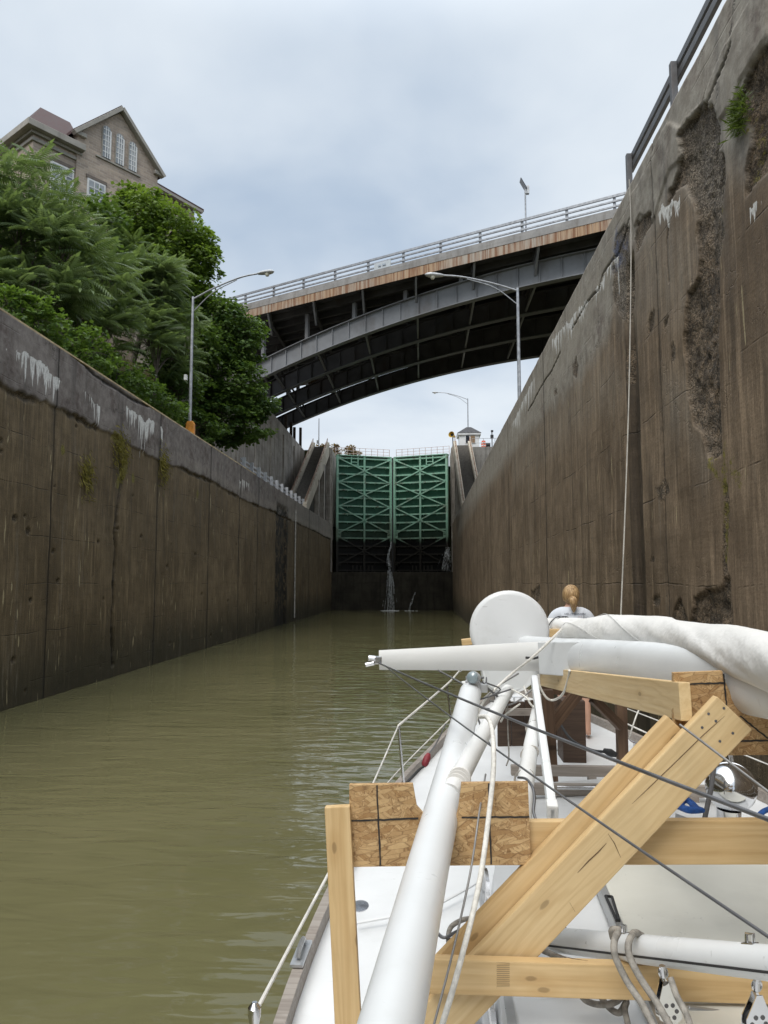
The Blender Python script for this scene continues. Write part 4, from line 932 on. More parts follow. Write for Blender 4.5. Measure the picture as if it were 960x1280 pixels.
zt_common = onF(148, 176)[1]
for px, py in ((132, 159.5), (148.3, 169.5), (164.3, 179.5)): arched(px, py, 0, .25)
def sash(u, zt, w, h, off):
    g = MB(); g.prism([H(u - w - .12, off, zt - h), H(u + w + .12, off, zt - h), H(u + w + .12, off, zt), H(u - w - .12, off, zt)], fn * .06); f = g.build('window', M_SASH, house)
    g = MB(); g.prism([H(u - w, off + .062, zt - h + .1), H(u + w, off + .062, zt - h + .1), H(u + w, off + .062, zt - .12), H(u - w, off + .062, zt - .12)], fn * .02); g.build('pane', M_HGL, f)
    g = MB(); 
    for k in (-.33, .33): g.bar(H(u + k * w, off + .1, zt - h + .1), H(u + k * w, off + .1, zt - .12), .03, .05, up=d1)
    for k in (.25, .5, .75): g.bar(H(u - w, off + .1, zt - h * k), H(u + w, off + .1, zt - h * k), .03, .1 if k == .5 else .05)
    g.build('glazing_bars', M_SASH, f)
    g = MB(); g.bar(H(u - w - .2, off + .03, zt + .12), H(u + w + .2, off + .03, zt + .12), .08, .2); g.build('lintel', M_BRICKD, house)
u1, z1_ = onF(78, 207); sash(u1, z1_, .62, 2.3, -.015); u2, z2_ = onF(119, 228); sash(u2, z2_, .5, 2.2, .125)
u3, _ = onF(150, 250); sash(u3 + .4, z2_, .5, 2.2, .125)
# lower rear wing running on past the gable
ux, zx = onF(243, 260, -2.5); ua3, za3 = onF(201, 233, -2.5)
g = MB(); g.prism([H(uR + .01, -2.5, BASE), H(ux, -2.5, BASE), H(ux, -2.5, zx - .3), H(uR + .01, -2.5, za3 - .3)], d2 * 6); g.build('wall', M_BRICK, house)
g = MB(); g.prism([H(uR + .01, -2.0, za3 - .28), H(ux + .5, -2.0, zx - .28), H(ux + .5, -5, zx + .9), H(uR + .01, -5, za3 + .9)], (0, 0, .22)); g.build('roof', M_ROOF, house)
g = MB(); g.bar(H(uR + .02, -2.1, za3 - .32), H(ux + .4, -2.1, zx - .32), .3, .2); g.build('gutter_board', M_TRIM, house)

# ------------------------------------------------------------------ foliage
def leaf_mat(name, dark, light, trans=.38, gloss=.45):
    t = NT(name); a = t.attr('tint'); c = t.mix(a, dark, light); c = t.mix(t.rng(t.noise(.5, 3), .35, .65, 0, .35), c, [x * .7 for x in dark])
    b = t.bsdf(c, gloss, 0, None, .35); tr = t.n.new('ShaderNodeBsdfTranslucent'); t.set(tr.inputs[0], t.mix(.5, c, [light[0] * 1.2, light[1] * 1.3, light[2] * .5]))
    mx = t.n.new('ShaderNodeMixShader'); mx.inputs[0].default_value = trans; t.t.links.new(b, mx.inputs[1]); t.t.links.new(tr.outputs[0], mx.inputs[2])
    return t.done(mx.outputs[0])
M_AIL = leaf_mat('tree_of_heaven_leaf', (.045, .085, .032), (.27, .35, .17))
M_AILY = leaf_mat('young_yellow_leaf', (.075, .12, .025), (.17, .23, .05), .4)
M_MAP = leaf_mat('maple_leaf', (.04, .088, .025), (.165, .25, .055))
M_MAPY = leaf_mat('bright_maple_leaf', (.065, .125, .024), (.25, .35, .065), .4)
M_IVY = leaf_mat('ivy_leaf', (.045, .095, .025), (.21, .32, .065))
M_BROWN = leaf_mat('autumn_leaf', (.10, .07, .03), (.30, .19, .08))
M_BARK = simple('grey_bark', (.09, .075, .06), .9, var=.35, vs=5, bs=20, bump=.6, bd=.02)
def frond_tpl(pairs=11, L=1.0, droop=.38, wl=.062, ll=.215):
    v, f = [], []
    def z(x): return -droop * x * x
    for i in range(pairs):
        x = L * (.14 + .82 * i / (pairs - 1)); l = ll * (1 - .45 * abs(i / (pairs - 1) - .35)); 
        for s in (-1, 1):
            b = len(v); ex = x + l * .38; ey = s * l
            v += [(x, 0, z(x)), ((x * .6 + ex * .4) - wl * .55, ey * .45, z(x) - .02), (ex, ey, z(x) - .10 * (1 + x)), ((x * .6 + ex * .4) + wl * .5, ey * .42, z(x) - .02)]
            f.append((b, b + 1, b + 2, b + 3))
    b = len(v); v += [(L * .95, 0, z(L)), (L * 1.05, -.06, z(L * 1.05)), (L * 1.25, 0, z(L * 1.2)), (L * 1.05, .06, z(L * 1.05))]; f.append((b, b + 1, b + 2, b + 3))
    b = len(v); v += [(0, -.012, 0), (L, -.006, z(L)), (L, .006, z(L)), (0, .012, 0)]; f.append((b, b + 1, b + 2, b + 3))
    return np.array(v, float), np.array(f)
def maple_tpl():
    pts = [(0, 0), (.32, -.10), (.42, -.42), (.55, -.28), (.62, -.5), (.78, -.22), (1.05, 0)]
    up = [(x, -y) for x, y in reversed(pts[1:-1])]
    poly = pts + up; v = [(x, y, -.12 * x * x - .25 * abs(y)) for x, y in poly]
    f = [(0, 1, 2, 3), (0, 3, 4, 5), (0, 5, 6, 7), (0, 7, 8, 9), (0, 9, 10, 11)]
    return np.array(v, float), np.array(f)
def leaf_tpl():
    return np.array([(0, 0, 0), (.45, -.30, -.05), (1, 0, -.15), (.45, .30, -.05)], float), np.array([(0, 1, 2, 3)])
def scatter(tpl, pos, dirs, scale, roll, tint):
    v, f = tpl; N = len(pos)
    x = dirs / np.linalg.norm(dirs, axis=1, keepdims=True); up = np.tile([0., 0., 1.], (N, 1)); y = np.cross(up, x); ln = np.linalg.norm(y, axis=1, keepdims=True); y = np.where(ln > 1e-3, y / np.maximum(ln, 1e-6), [[1., 0, 0]]); z = np.cross(x, y)
    c, s = np.cos(roll)[:, None], np.sin(roll)[:, None]; y, z = y * c + z * s, z * c - y * s
    V = pos[:, None, :] + scale[:, None, None] * (v[None, :, 0:1] * x[:, None] + v[None, :, 1:2] * y[:, None] + v[None, :, 2:3] * z[:, None])
    F = f[None] + (np.arange(N) * len(v))[:, None, None]
    return V.reshape(-1, 3), F.reshape(-1, f.shape[1]), np.repeat(tint, len(v))
def rdir(n, r): a = r.normal(size=(n, 3)); return a / np.linalg.norm(a, axis=1, keepdims=True)
def clump_px(px, py, Y, rpx, squash=.85, depth=1.0):
    c = W(px, py, Y); r = rpx * Y / FPX; return (np.array(c), np.array([r, r * depth, r * squash]))
def trunk_mesh(base, clumps, r0, parent, seed, forks=True):
    rr = random.Random(seed); mb = MB(); base = Vector(base)
    cs = sorted(clumps, key=lambda c: c[0][2]); mid = Vector(np.mean([c[0] for c in cs], axis=0)); hub = base.lerp(mid, .5); hub.x = base.x * .6 + mid.x * .4
    mb.tube(catmull([base, base.lerp(hub, .5) + Vector((rr.uniform(-.2, .2), rr.uniform(-.2, .2), 0)), hub], 5), [r0 * (1 - .035 * i) for i in range(11)], 9)
    for c, r in clumps:
        c = Vector(c); m = hub.lerp(c, .5) + Vector((0, 0, .4)); k = 9
        mb.tube(catmull([hub, m, c], 4), [r0 * .55 * (1 - .09 * i) for i in range(k)], 7)
        for j in range(9):
            d = Vector((rr.gauss(0, 1), rr.gauss(0, 1), rr.gauss(0.4, 1))).normalized(); e = c + Vector((d.x * r[0], d.y * r[1], d.z * r[2])) * .85
            s_ = m.lerp(c, rr.uniform(.2, 1)); mb.tube(catmull([s_, s_.lerp(e, .5) + Vector((0, 0, .12)), e], 3), [r0 * .2 * (1 - .12 * i) for i in range(7)], 5)
    return mb.build('trunk', M_BARK, parent, smooth=True)
def ailanthus(label, base, clumps, seed, tips_per=34, frond=.62, mat=None, per=9, r0=.10):
    r = np.random.default_rng(seed); root = thing('feathery_tree', label, 'tree', base, 'feathery trees on the bank')
    pos, dr, sc, tn = [], [], [], []
    for c, rad in clumps:
        n = int(tips_per * (rad[0] / 1.5) ** 2); d = rdir(n, r); d[:, 2] = np.abs(d[:, 2]) * np.where(r.random(n) < .72, 1, -1); rr_ = .55 + .5 * r.random(n) ** .6
        tips = c + d * rad * rr_[:, None]; tips += r.normal(size=(n, 3)) * .12
        for tp, dd in zip(tips, d):
            k = r.integers(per - 2, per + 3); a0 = r.random() * 6.28; base_t = .05 + .85 * r.random()
            for j in range(k):
                a = a0 + 2.4 * j; el = r.uniform(-.2, .95); v = np.array([math.cos(a) * math.cos(el), math.sin(a) * math.cos(el), math.sin(el)]) + dd * .25
                pos.append(tp - dd * .08 * j / k); dr.append(v); sc.append(frond * r.uniform(.65, 1.15)); tn.append(np.clip(base_t + r.normal() * .14, 0, 1))
    N = len(pos); V, F, T = scatter(frond_tpl(), np.array(pos), np.array(dr), np.array(sc), r.normal(size=N) * .25, np.array(tn))
    np_mesh('crown', V, F, mat or M_AIL, root, {'tint': T}); trunk_mesh(base, clumps, r0, root, seed)
    return root
def maple(label, base, clumps, seed, dens=900, size=.24, mat=None, r0=.2, name='maple_tree', group='dark leafy trees on the bank'):
    r = np.random.default_rng(seed); root = thing(name, label, 'tree', base, group)
    P, D, S, T = [], [], [], []
    for c, rad in clumps:
        nb = int(26 * (rad[0] / 1.5) ** 2) + 8; d = rdir(nb, r); rr_ = .45 + .55 * r.random(nb) ** .5
        cent = c + d * rad * rr_[:, None]; bt = .15 + .55 * r.random(nb)
        for ce, dd, b in zip(cent, d, bt):  # a spray: a flat drooping layer of leaves at a twig end
            n = int(dens / 26 * r.uniform(.6, 1.4)); R_ = rad[0] * r.uniform(.26, .46); a = r.random(n) * 6.283; q = np.sqrt(r.random(n)) * R_
            off = np.stack([np.cos(a) * q, np.sin(a) * q, r.normal(size=n) * R_ * .22 - .30 * q * q / R_], 1)
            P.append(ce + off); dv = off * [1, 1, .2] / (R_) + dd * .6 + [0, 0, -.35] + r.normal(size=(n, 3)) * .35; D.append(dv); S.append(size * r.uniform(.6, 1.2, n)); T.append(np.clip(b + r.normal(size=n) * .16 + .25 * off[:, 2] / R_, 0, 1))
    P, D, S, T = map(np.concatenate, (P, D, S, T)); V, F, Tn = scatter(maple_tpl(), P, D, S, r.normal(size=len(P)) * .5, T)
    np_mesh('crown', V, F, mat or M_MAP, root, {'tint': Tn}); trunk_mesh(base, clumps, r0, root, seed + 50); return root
def gpt(x, y): return (x, y, ground_z(x, y) - .1)
K = clump_px
ailanthus('big feathery tree in front of the house cornice, nearest of the feathery trees', gpt(-14.2, 25), [K(24, 238, 25.5, 46), K(62, 282, 26, 42), K(20, 300, 25, 55), K(85, 325, 25.5, 50), K(-30, 260, 25, 60), K(45, 375, 25, 55, .7), K(-25, 345, 24, 60)], 1, 25, .98)
ailanthus('feathery tree with drooping grey-green fronds between the house window and the slender pale tree', gpt(-13.6, 29), [K(120, 328, 30, 36), K(106, 296, 30, 26), K(128, 365, 29.5, 42), K(95, 400, 28, 40, .7), K(135, 410, 30, 34)], 2, 25, .98)
ailanthus('slender pale feathery tree close behind the wall, beside the lamp post', gpt(-12.9, 35), [K(172, 330, 35.5, 30), K(185, 372, 36, 38), K(212, 405, 36.5, 34), K(180, 425, 35, 38), K(222, 450, 37, 28), K(165, 365, 35, 30), K(205, 350, 36, 28)], 3, 25, .98)
maple('round dark maple below the gable of the house', gpt(-17.5, 43), [K(170, 262, 42, 42), K(208, 288, 42.5, 46), K(160, 290, 42, 36), K(240, 325, 43, 34), K(195, 320, 42, 45), K(238, 300, 43, 28), K(240, 345, 43.5, 36), K(215, 375, 43, 45), K(250, 375, 44, 30), K(150, 255, 42, 22)], 4, 1500, .26, M_MAPY)
maple('dark maple leaning over the wall beside the bridge arch', gpt(-13.4, 43), [K(268, 400, 43.5, 40), K(295, 425, 44, 36), K(255, 440, 43, 36), K(290, 480, 44, 44), K(318, 500, 44.5, 26), K(275, 520, 43.5, 40), K(312, 532, 44, 24), K(255, 490, 43, 30), K(300, 400, 44, 28)], 5, 1500, .26)
maple('low leafy maple filling the gap behind the lamp post', gpt(-13.6, 39), [K(225, 490, 38.5, 34), K(205, 515, 37.5, 30), K(250, 535, 39.5, 26), K(235, 430, 41, 40), K(200, 470, 39, 34)], 6, 1300, .22)
maple('tall leafy tree deep in the bank behind the feathery trees', gpt(-18.5, 33), [K(60, 300, 34, 60), K(120, 280, 35, 42), K(10, 330, 33, 60), K(110, 350, 34, 60), K(-30, 300, 33, 60)], 7, 900, .26)
for i, (px, py, Y, rp, lb) in enumerate(((30, 395, 21, 40, 'low green bush close behind the long wall, nearest the boat'), (95, 432, 24.5, 38, 'low green bush close behind the long wall, below the drooping feathery tree'), (150, 468, 28.5, 32, 'low green bush close behind the long wall, between the feathery trees and lamp post'), (190, 497, 32, 28, 'low green bush close behind the long wall, right before the lamp post'))):
    c = W(px, py, Y); maple(lb, gpt(c.x - .4, Y), [K(px, py, Y, rp), K(px - 22, py - 14, Y - .3, rp * .8), K(px + 20, py + 16, Y + .3, rp * .8)], 30 + i, 1000, .17, M_IVY, .06, 'low_bush', 'low bushes along the long wall')
# ivy and brambles along the bank: one mass
r = np.random.default_rng(8); N = 46000
yy = r.uniform(15, 46, N); xx = -11.75 - np.abs(r.normal(size=N)) * 1.6 - r.random(N) * .6; lump = vnoise(xx * .9, yy * .9, None, 5)
zz = np.array([ground_z(a, b) for a, b in zip(xx, yy)]) + r.random(N) ** .6 * (.35 + 2.1 * lump ** 1.4) * sstep(-11.7, -12.6, xx) + .05
D = np.stack([r.normal(size=N) * .6 + .7, r.normal(size=N) * .6 - .3, r.normal(size=N) * .4 - .15], 1)
V, F, T = scatter(leaf_tpl(), np.stack([xx, yy, zz], 1), D, r.uniform(.10, .21, N), r.normal(size=N) * .6, np.clip(.15 + lump * .6 + r.normal(size=N) * .15, 0, 1))
o = np_mesh('bank_ivy', V, F, M_IVY, None, {'tint': T}); tag(o, 'mass of ivy and brambles covering the bank behind the long wall', 'ivy', kind='stuff')
# far bushes
maple('autumn-brown bush beyond the gates at the head of the staircase', (W(430, 560, 100).x, 100, ZU - .3), [K(420, 563, 100, 9), K(436, 565, 101, 9), K(446, 569, 102, 6), K(405, 563, 99, 10)], 9, 700, .3, M_BROWN, .1, 'autumn_bush', None)
# grass tuft in the broken patch of the near wall, moss clumps on the long wall
def tuft(label, name, cat, px, py, X, n, L, mat, spread, side, seed, hang=.6, group=None):
    c = onX(px, py, X); r = np.random.default_rng(seed); pos = np.array(c) + np.stack([-side * (.01 + r.random(n) * .06), r.normal(size=n) * spread[0], r.normal(size=n) * spread[1]], 1)
    D = np.stack([-side * (.4 + r.random(n) * .5), r.normal(size=n) * .5, -hang + r.normal(size=n) * .5], 1); v, f = leaf_tpl(); v = v * np.array([1, .22, 1])
    V, F, T = scatter((v, f), pos, D, L * r.uniform(.5, 1.2, n), r.normal(size=n), r.random(n)); o = np_mesh(name, V, F, mat, None, {'tint': T}); return tag(o, label, cat, group)
M_GRS = leaf_mat('tuft_grass', (.05, .075, .015), (.17, .24, .05)); M_MOSS = leaf_mat('olive_moss', (.10, .088, .018), (.34, .29, .06), .2, .8)
tuft('bright green grass tuft in the broken top of the wall beside the boat', 'grass_tuft', 'grass', 931, 142, XR + .02, 420, .13, M_GRS, (.10, .10), 1, 1, .2)
for i, (px, py, n, sp, lb) in enumerate(((107, 591, 420, (.24, .30), 'round olive moss clump on a seam of the long wall, farthest from the coping'), (203, 580, 480, (.28, .40), 'olive moss clump just under the coping of the long wall, on a joint'), (150, 562, 560, (.36, .38), 'broad olive moss clump at the top of the jagged crack in the long wall'))):
    tuft(lb, 'moss_clump', 'moss', px, py, XL, n, .19, M_MOSS, sp, -1, 20 + i, 1.0, 'moss clumps on the long wall')
# ------------------------------------------------------------------ materials aboard
def timber_mat(name, light, mid, dark, knots=.5, ringsc=55):
    t = NT(name); oi = t.n.new('ShaderNodeObjectInfo'); off = t.comb(t.math('MULTIPLY', oi.outputs['Random'], 37.0), t.math('MULTIPLY', oi.outputs['Random'], 11.0), 0.0)
    va = t.n.new('ShaderNodeVectorMath'); va.operation = 'ADD'; t.set(va.inputs[0], t.P); t.set(va.inputs[1], off); v0 = va.outputs[0]
    warp = t.noise(2.2, 4, .6, v=t.map((.35, 2.5, 2.5), v=v0)); 
    g1 = t.noise(1.0, 6, .62, v=t.map((.8, ringsc, ringsc * .8), v=v0), dist=.6); g2 = t.noise(1, 4, .6, v=t.map((.6, 14, 14), v=v0), dist=1.2)
    w_ = t.math('SINE', t.math('ADD', t.math('MULTIPLY', t.sep(v0)[2], 190.0), t.math('MULTIPLY', warp, 46.0))); 
    c = t.mix(t.rng(g2, .3, .7), light, mid); c = t.mix(t.math('MULTIPLY', t.rng(w_, -.2, 1.0, 0, .34), t.rng(t.noise(1.3, 3, .6, v=v0), .3, .65, .25, 1)), c, dark); c = t.mix(t.rng(g1, .46, .7, 0, .34), c, dark)
    sv = t.sep(v0); kv = t.comb(t.math('MULTIPLY', sv[0], 3.2), t.math('MULTIPLY', sv[2], 7.5), 0.0); vo = t.math('ADD', t.voro(1.0, v=kv, dim='2D'), t.math('MULTIPLY', t.math('SUBTRACT', t.noise(25, 3, v=v0), .5), .05)); kn = t.rng(vo, .075, .04); gate = t.rng(t.sepc(t.voro(1.0, v=kv, out='Color', dim='2D'))[0], .66, .69)
    kk = t.math('MULTIPLY', kn, gate); halo = t.math('MULTIPLY', t.rng(vo, .26, .08), gate)
    c = t.mix(t.math('MULTIPLY', halo, .35), c, dark); c = t.mix(t.math('MULTIPLY', kk, knots), c, [x * .32 for x in dark])
    c = t.mix(t.rng(t.noise(3, 5, .6), .5, .75, 0, .25), c, [x * .7 for x in mid])
    return t.done(t.bsdf(c, t.rng(g1, .3, .7, .5, .65), 0, t.bump(t.math('ADD', g1, t.math('MULTIPLY', w_, .15)), .25, .003), .35))
M_PINE = timber_mat('fresh_pine', (.655, .475, .25), (.575, .39, .185), (.44, .27, .11))
M_PINE2 = timber_mat('pale_fresh_pine', (.69, .53, .30), (.62, .45, .235), (.49, .325, .15), .5)
M_OLDWOOD = timber_mat('weathered_brown_wood', (.17, .105, .065), (.11, .065, .04), (.05, .03, .02), .6, 40)
M_DARKWOOD = timber_mat('dark_plank_wood', (.085, .055, .038), (.055, .034, .023), (.025, .016, .012), .4, 35)
M_TEAK = timber_mat('grey_teak', (.34, .305, .27), (.26, .225, .195), (.15, .125, .105), .2, 60)
t = NT('strand_board'); cols = None
base = t.mix(t.rng(t.noise(7, 4, .6), .3, .7), (.42, .25, .105), (.55, .36, .17))
for i, (ang, sc, loc) in enumerate(((.35, 85, 0), (1.25, 105, 3.1), (2.3, 80, 7.7), (2.9, 120, 1.3), (.9, 150, 5.2), (1.8, 100, 9.1))):
    vv = t.map((sc * .75, sc * .75, sc * .16), loc=(loc, 0, loc), v=t.map(rot=(0, ang, 0))); cl_ = t.sepc(t.voro(1.0, v=vv, out='Color')); dd = t.voro(1.0, v=vv, feat='DISTANCE_TO_EDGE')
    strand = t.mix(cl_[1], (.33, .185, .075), (.62, .43, .22)); m = t.rng(cl_[0], .45, .5)
    base = t.mix(t.math('MULTIPLY', m, .75), base, strand); base = t.mix(t.math('MULTIPLY', t.math('MULTIPLY', m, t.rng(dd, .08, .0)), .55), base, (.12, .055, .022))
fl = t.noise(45, 3, .6, v=t.map((1, 1, .5))); base = t.mix(t.rng(fl, .62, .72, 0, .7), base, (.13, .06, .025))
M_OSB = t.done(t.bsdf(base, .6, 0, t.bump(t.noise(30, 4), .4, .003), .3))
M_GEL = simple('white_gelcoat', (.70, .71, .715), .32, var=.025, vs=1.2, bs=90, bump=.05, dirt=(.50, .49, .44), dirt_amt=.22, spec=.5)
M_CREAM = simple('cream_board', (.66, .65, .585), .45, var=.05, vs=2, bump=.06, dirt=(.5, .46, .36), dirt_amt=.35)
M_SPAR = simple('white_spar_paint', (.68, .695, .70), .3, var=.02, vs=2.5, bs=60, bump=.03, dirt=(.45, .45, .43), dirt_amt=.12)
M_SPARG = simple('chalky_spar_paint', (.68, .68, .665), .5, var=.05, vs=4, bs=60, bump=.1, dirt=(.36, .35, .32), dirt_amt=.4)
M_ALU = simple('bare_aluminium', (.48, .49, .50), .35, .7, dirt=(.2, .2, .19))
M_CHROME = simple('polished_steel', (.75, .76, .78), .07, 1.0, var=.03, bump=.02)
M_STNL = simple('stainless_tube', (.6, .6, .61), .22, 1.0, var=.05)
M_WIRE = simple('grey_wire', (.16, .16, .165), .4, .6); M_WIRE2 = simple('dull_wire', (.26, .255, .25), .45, .5)
M_ROPEW = simple('white_rope', (.66, .64, .59), .8, var=.15, vs=60, bs=160, bump=.5); M_ROPEG = simple('grey_rope', (.27, .25, .22), .85, var=.3, vs=40, bs=160, bump=.6)
M_ROPEB = simple('blue_rope', (.02, .09, .33), .7, var=.3, vs=50, bs=150, bump=.5); M_LIFE = simple('coated_lifeline', (.63, .61, .57), .5, dirt=(.4, .36, .3))
def scuffed(name, c, rough, amt=.5):
    t = NT(name); col = t.mix(t.rng(t.noise(1.6, 5, .6), .3, .7), [x * .95 for x in c], [x * 1.03 for x in c])
    grime = t.rng(t.noise(2.3, 7, .7), .54, .75, 0, amt * .5); col = t.mix(grime, col, (.42, .41, .37))
    fl = t.math('MULTIPLY', t.rng(t.noise(30, 3, .6, dist=.8), .66, .72), t.rng(t.noise(2.2, 4, .65, v=t.map(loc=(3, 1, 7))), .5, .62)); col = t.mix(t.math('MULTIPLY', fl, amt), col, (.16, .155, .15))
    ln = t.math('MULTIPLY', t.rng(t.noise(1, 2, .5, v=t.map((4, 60, 40), rot=(.3, .5, .9))), .70, .73), t.rng(t.noise(1.5, 3), .5, .6)); col = t.mix(t.math('MULTIPLY', ln, amt * .8), col, (.3, .29, .28))
    return t.done(t.bsdf(col, t.rng(t.noise(5, 4), .3, .7, rough - .06, rough + .14), 0, t.bump(t.noise(90, 2), .06, .003), .45))
M_SPAR = scuffed('white_spar_paint', (.68, .695, .70), .33, .35); M_SPARG = scuffed('chalky_spar_paint', (.68, .68, .665), .5, .6); M_GEL = scuffed('white_gelcoat', (.70, .71, .715), .35, .4); M_CREAM = scuffed('cream_board', (.66, .65, .585), .5, .4)
M_SAIL = simple('sail_cloth', (.70, .69, .665), .75, var=.05, vs=2.5, bs=13, bump=.45, dirt=(.5, .48, .42), dirt_amt=.4, bd=.02)
M_MARK = simple('marker_ink', (.025, .022, .02), .7)
def timber(name, p, q, w, h, mat, parent, up=Vector((0, 0, 1)), bevel=.004):
    M, L = frame_from(p, q, up); g = MB(); g.box((0, -w / 2, -h / 2), (L, w / 2, h / 2)); return g.build(name, mat, parent, bevel=bevel, M=M)

# ------------------------------------------------------------------ the sailboat
XC = 1.28
HB = [(-3.2, 1.15), (-1, 1.6), (1, 1.82), (3, 1.88), (4.35, 1.83), (5.5, 1.69), (6.57, 1.49), (7.6, 1.22), (8.9, .87), (10, .5), (10.7, .2), (11.05, .03)]
def half(y): return float(np.interp(y, [a for a, b in HB], [b for a, b in HB]))
def zd(y): return 1.28 + .0035 * max(0, y - 2) ** 2
yst = [p.x for p in catmull([(a, b, 0) for a, b in HB], 4)]; hst = [max(.02, p.y) for p in catmull([(a, b, 0) for a, b in HB], 4)]
boat = thing('sailboat', 'white sailboat with its masts lowered onto wooden supports beside the tall wall', 'sailboat', (XC, 4, 0))
sec = [(1.0, 0), (1.0, -.12), (.985, -.4), (.93, -.9), (.80, -1.35), (.45, -1.75), (0, -1.95)]
mb = MB(); n = len(sec) * 2 - 1
for y, hw in zip(yst, hst):
    prof = [(-hw * a, b) for a, b in sec] + [(hw * a, b) for a, b in reversed(sec[:-1])]
    for a, b in prof: mb.v.append((XC + a, y + (.35 * b if y > 8 else 0) * ((y - 8) / 3 if y > 8 else 0) * .8, zd(y) + b * (1 if y < 9 else 1)))
for i in range(len(yst) - 1):
    for j in range(n - 1): mb.f.append([i * n + j, i * n + j + 1, (i + 1) * n + j + 1, (i + 1) * n + j]); mb.m.append(0)
mb.f.append(list(range(n))); mb.m.append(0)
mb.build('hull', M_GEL, boat, smooth=True, angle=60)
mb = MB(); k = 9                                             # cambered deck, set just inside the hull top
for y, hw in zip(yst, hst):
    for j in range(k): u = -1 + 2 * j / (k - 1); mb.v.append((XC + u * (hw - .012), y, zd(y) - .004 + .05 * (1 - u * u) * min(1, hw)))
for i in range(len(yst) - 1):
    for j in range(k - 1): mb.f.append([i * k + j, i * k + j + 1, (i + 1) * k + j + 1, (i + 1) * k + j]); mb.m.append(0)
mb.build('deck', M_GEL, boat, smooth=True)
for s in (-1, 1):                                            # teak toe rail
    mb = MB(); vs = []; m = len(yst)
    for y, hw in zip(yst, hst):
        for a, b in ((.005, 0), (.005, .085), (-.045, .085), (-.045, 0)): vs.append((XC + s * (hw + a), y, zd(y) + .0 + b))
    mb.add(vs, [(i * 4 + j, i * 4 + (j + 1) % 4, i * 4 + 4 + (j + 1) % 4, i * 4 + 4 + j) for i in range(m - 1) for j in range(4)]); mb.build('toe_rail', M_TEAK, boat)
# cabin trunk
def ring(y, xl, xr, zt, zb): return [(xl - .06, y, zb), (xl, y, zt - .05), (xl + .06, y, zt), ((xl + xr) / 2, y, zt + .05), (xr - .06, y, zt), (xr, y, zt - .05), (xr + .06, y, zb)]
mb = MB(); R_ = [ring(-1.5, .22, 2.34, 1.66, 1.2), ring(2.0, .22, 2.34, 1.66, 1.2), ring(4.0, .36, 2.2, 1.66, 1.2), ring(5.6, .62, 1.94, 1.66, 1.2), ring(5.95, .7, 1.86, 1.42, 1.2)]
for r_ in R_: mb.v += r_
for i in range(len(R_) - 1):
    for j in range(6): mb.f.append([i * 7 + j, i * 7 + j + 1, i * 7 + 8 + j, i * 7 + 7 + j]); mb.m.append(0)
mb.f.append([28, 29, 30, 31, 32, 33, 34]); mb.m.append(0)
cab = mb.build('cabin', M_GEL, boat, smooth=True, angle=40)
for yy in (1.6, 2.9, 4.2):                                   # side ports
    x_ = .22 if yy < 2 else .22 + (yy - 2) * .07
    g = MB(); M_ = Matrix.Translation((x_ - .035, yy, 1.47)) @ Matrix.Rotation(R(-82), 4, 'Y'); g.lathe([(.10, 0), (.10, .018), (.085, .022)], M_ @ Matrix.Diagonal((1, 1.9, 1, 1)), 20); f = g.build('port', M_STNL, boat, smooth=True)
    g = MB(); g.lathe([(.082, .0225), (.02, .024)], M_ @ Matrix.Diagonal((1, 1.9, 1, 1)), 20); g.build('port_glass', M_GLASS, f)
# cream sliding hatch board on the cabin top, with dark gasket and rail
hz = lambda y: 1.735
g = MB(); g.prism([(.862, 4.0, 1.715), (2.1, 4.0, 1.73), (2.15, 1.9, 1.80), (.70, 1.9, 1.78)], (0, 0, .035)); hb = g.build('hatch_cover', M_CREAM, boat, bevel=.008)
g = MB(); g.bar((.845, 4.02, 1.725), (.682, 1.9, 1.79), .03, .06); g.build('hatch_rail', M_ALU, boat)
g = MB(); P0 = W(757, 1121, 3.15); 
fr = [W(757, 1120, 3.2), W(765, 1121, 3.2), W(774, 1151, 3.0), W(771, 1151, 3.0)]
g.tube([fr[0], fr[1], fr[2]], .006, 6); g.tube([fr[0], fr[3]], .006, 6); g.build('gasket', M_BLACK, hb)
for i, (xa, ya, xb, yb) in enumerate(((.66, 5.72, 1.85, 5.72), (.60, 5.22, 1.95, 5.22))):
    g = MB(); g.bar((xa, ya, 1.735 - i * .0), (xb, yb, 1.735), .05, .075); 
    for q in (.1, .5, .9): g.bar((xa + (xb - xa) * q, ya, 1.60), (xa + (xb - xa) * q, ya, 1.70), .06, .06)
    g.build('hand_rail', M_TEAK, boat, bevel=.006)
g = MB(); g.tube([(.9, 5.16, 1.76), (1.75, 5.16, 1.76)], .012, 8); g.build('track', M_STNL, boat, smooth=True)
# deck fittings: filler plate, cleat, chock, chainplates
c = onZ(450, 1134, 1.30); MB().lathe([(.05, 0), (.05, .008), (.02, .01)], Matrix.Translation(c) @ Matrix.Diagonal((1, 1.5, 1, 1)), 20).build('filler_cap', M_STNL, boat, smooth=True)
def cleat(x, y, ang=0, z=None):
    z = zd(y) + .03 if z is None else z; M_ = Matrix.Translation((x, y, z)) @ Matrix.Rotation(ang, 4, 'Z'); g = MB()
    for s in (-.045, .045): g.tube([M_ @ Vector((s, 0, 0)), M_ @ Vector((s, 0, .045))], .012, 8)
    g.tube([M_ @ Vector((-.12, 0, .06)), M_ @ Vector((-.05, 0, .05)), M_ @ Vector((.05, 0, .05)), M_ @ Vector((.12, 0, .06))], [.007, .012, .012, .007], 8); return g.build('cleat', M_STNL, boat, smooth=True)
cleat(-.28, 5.6, R(80)); cleat(.35, 7.9, R(70)); cleat(2.2, 7.9, R(110)); cleat(1.28, 10.2)
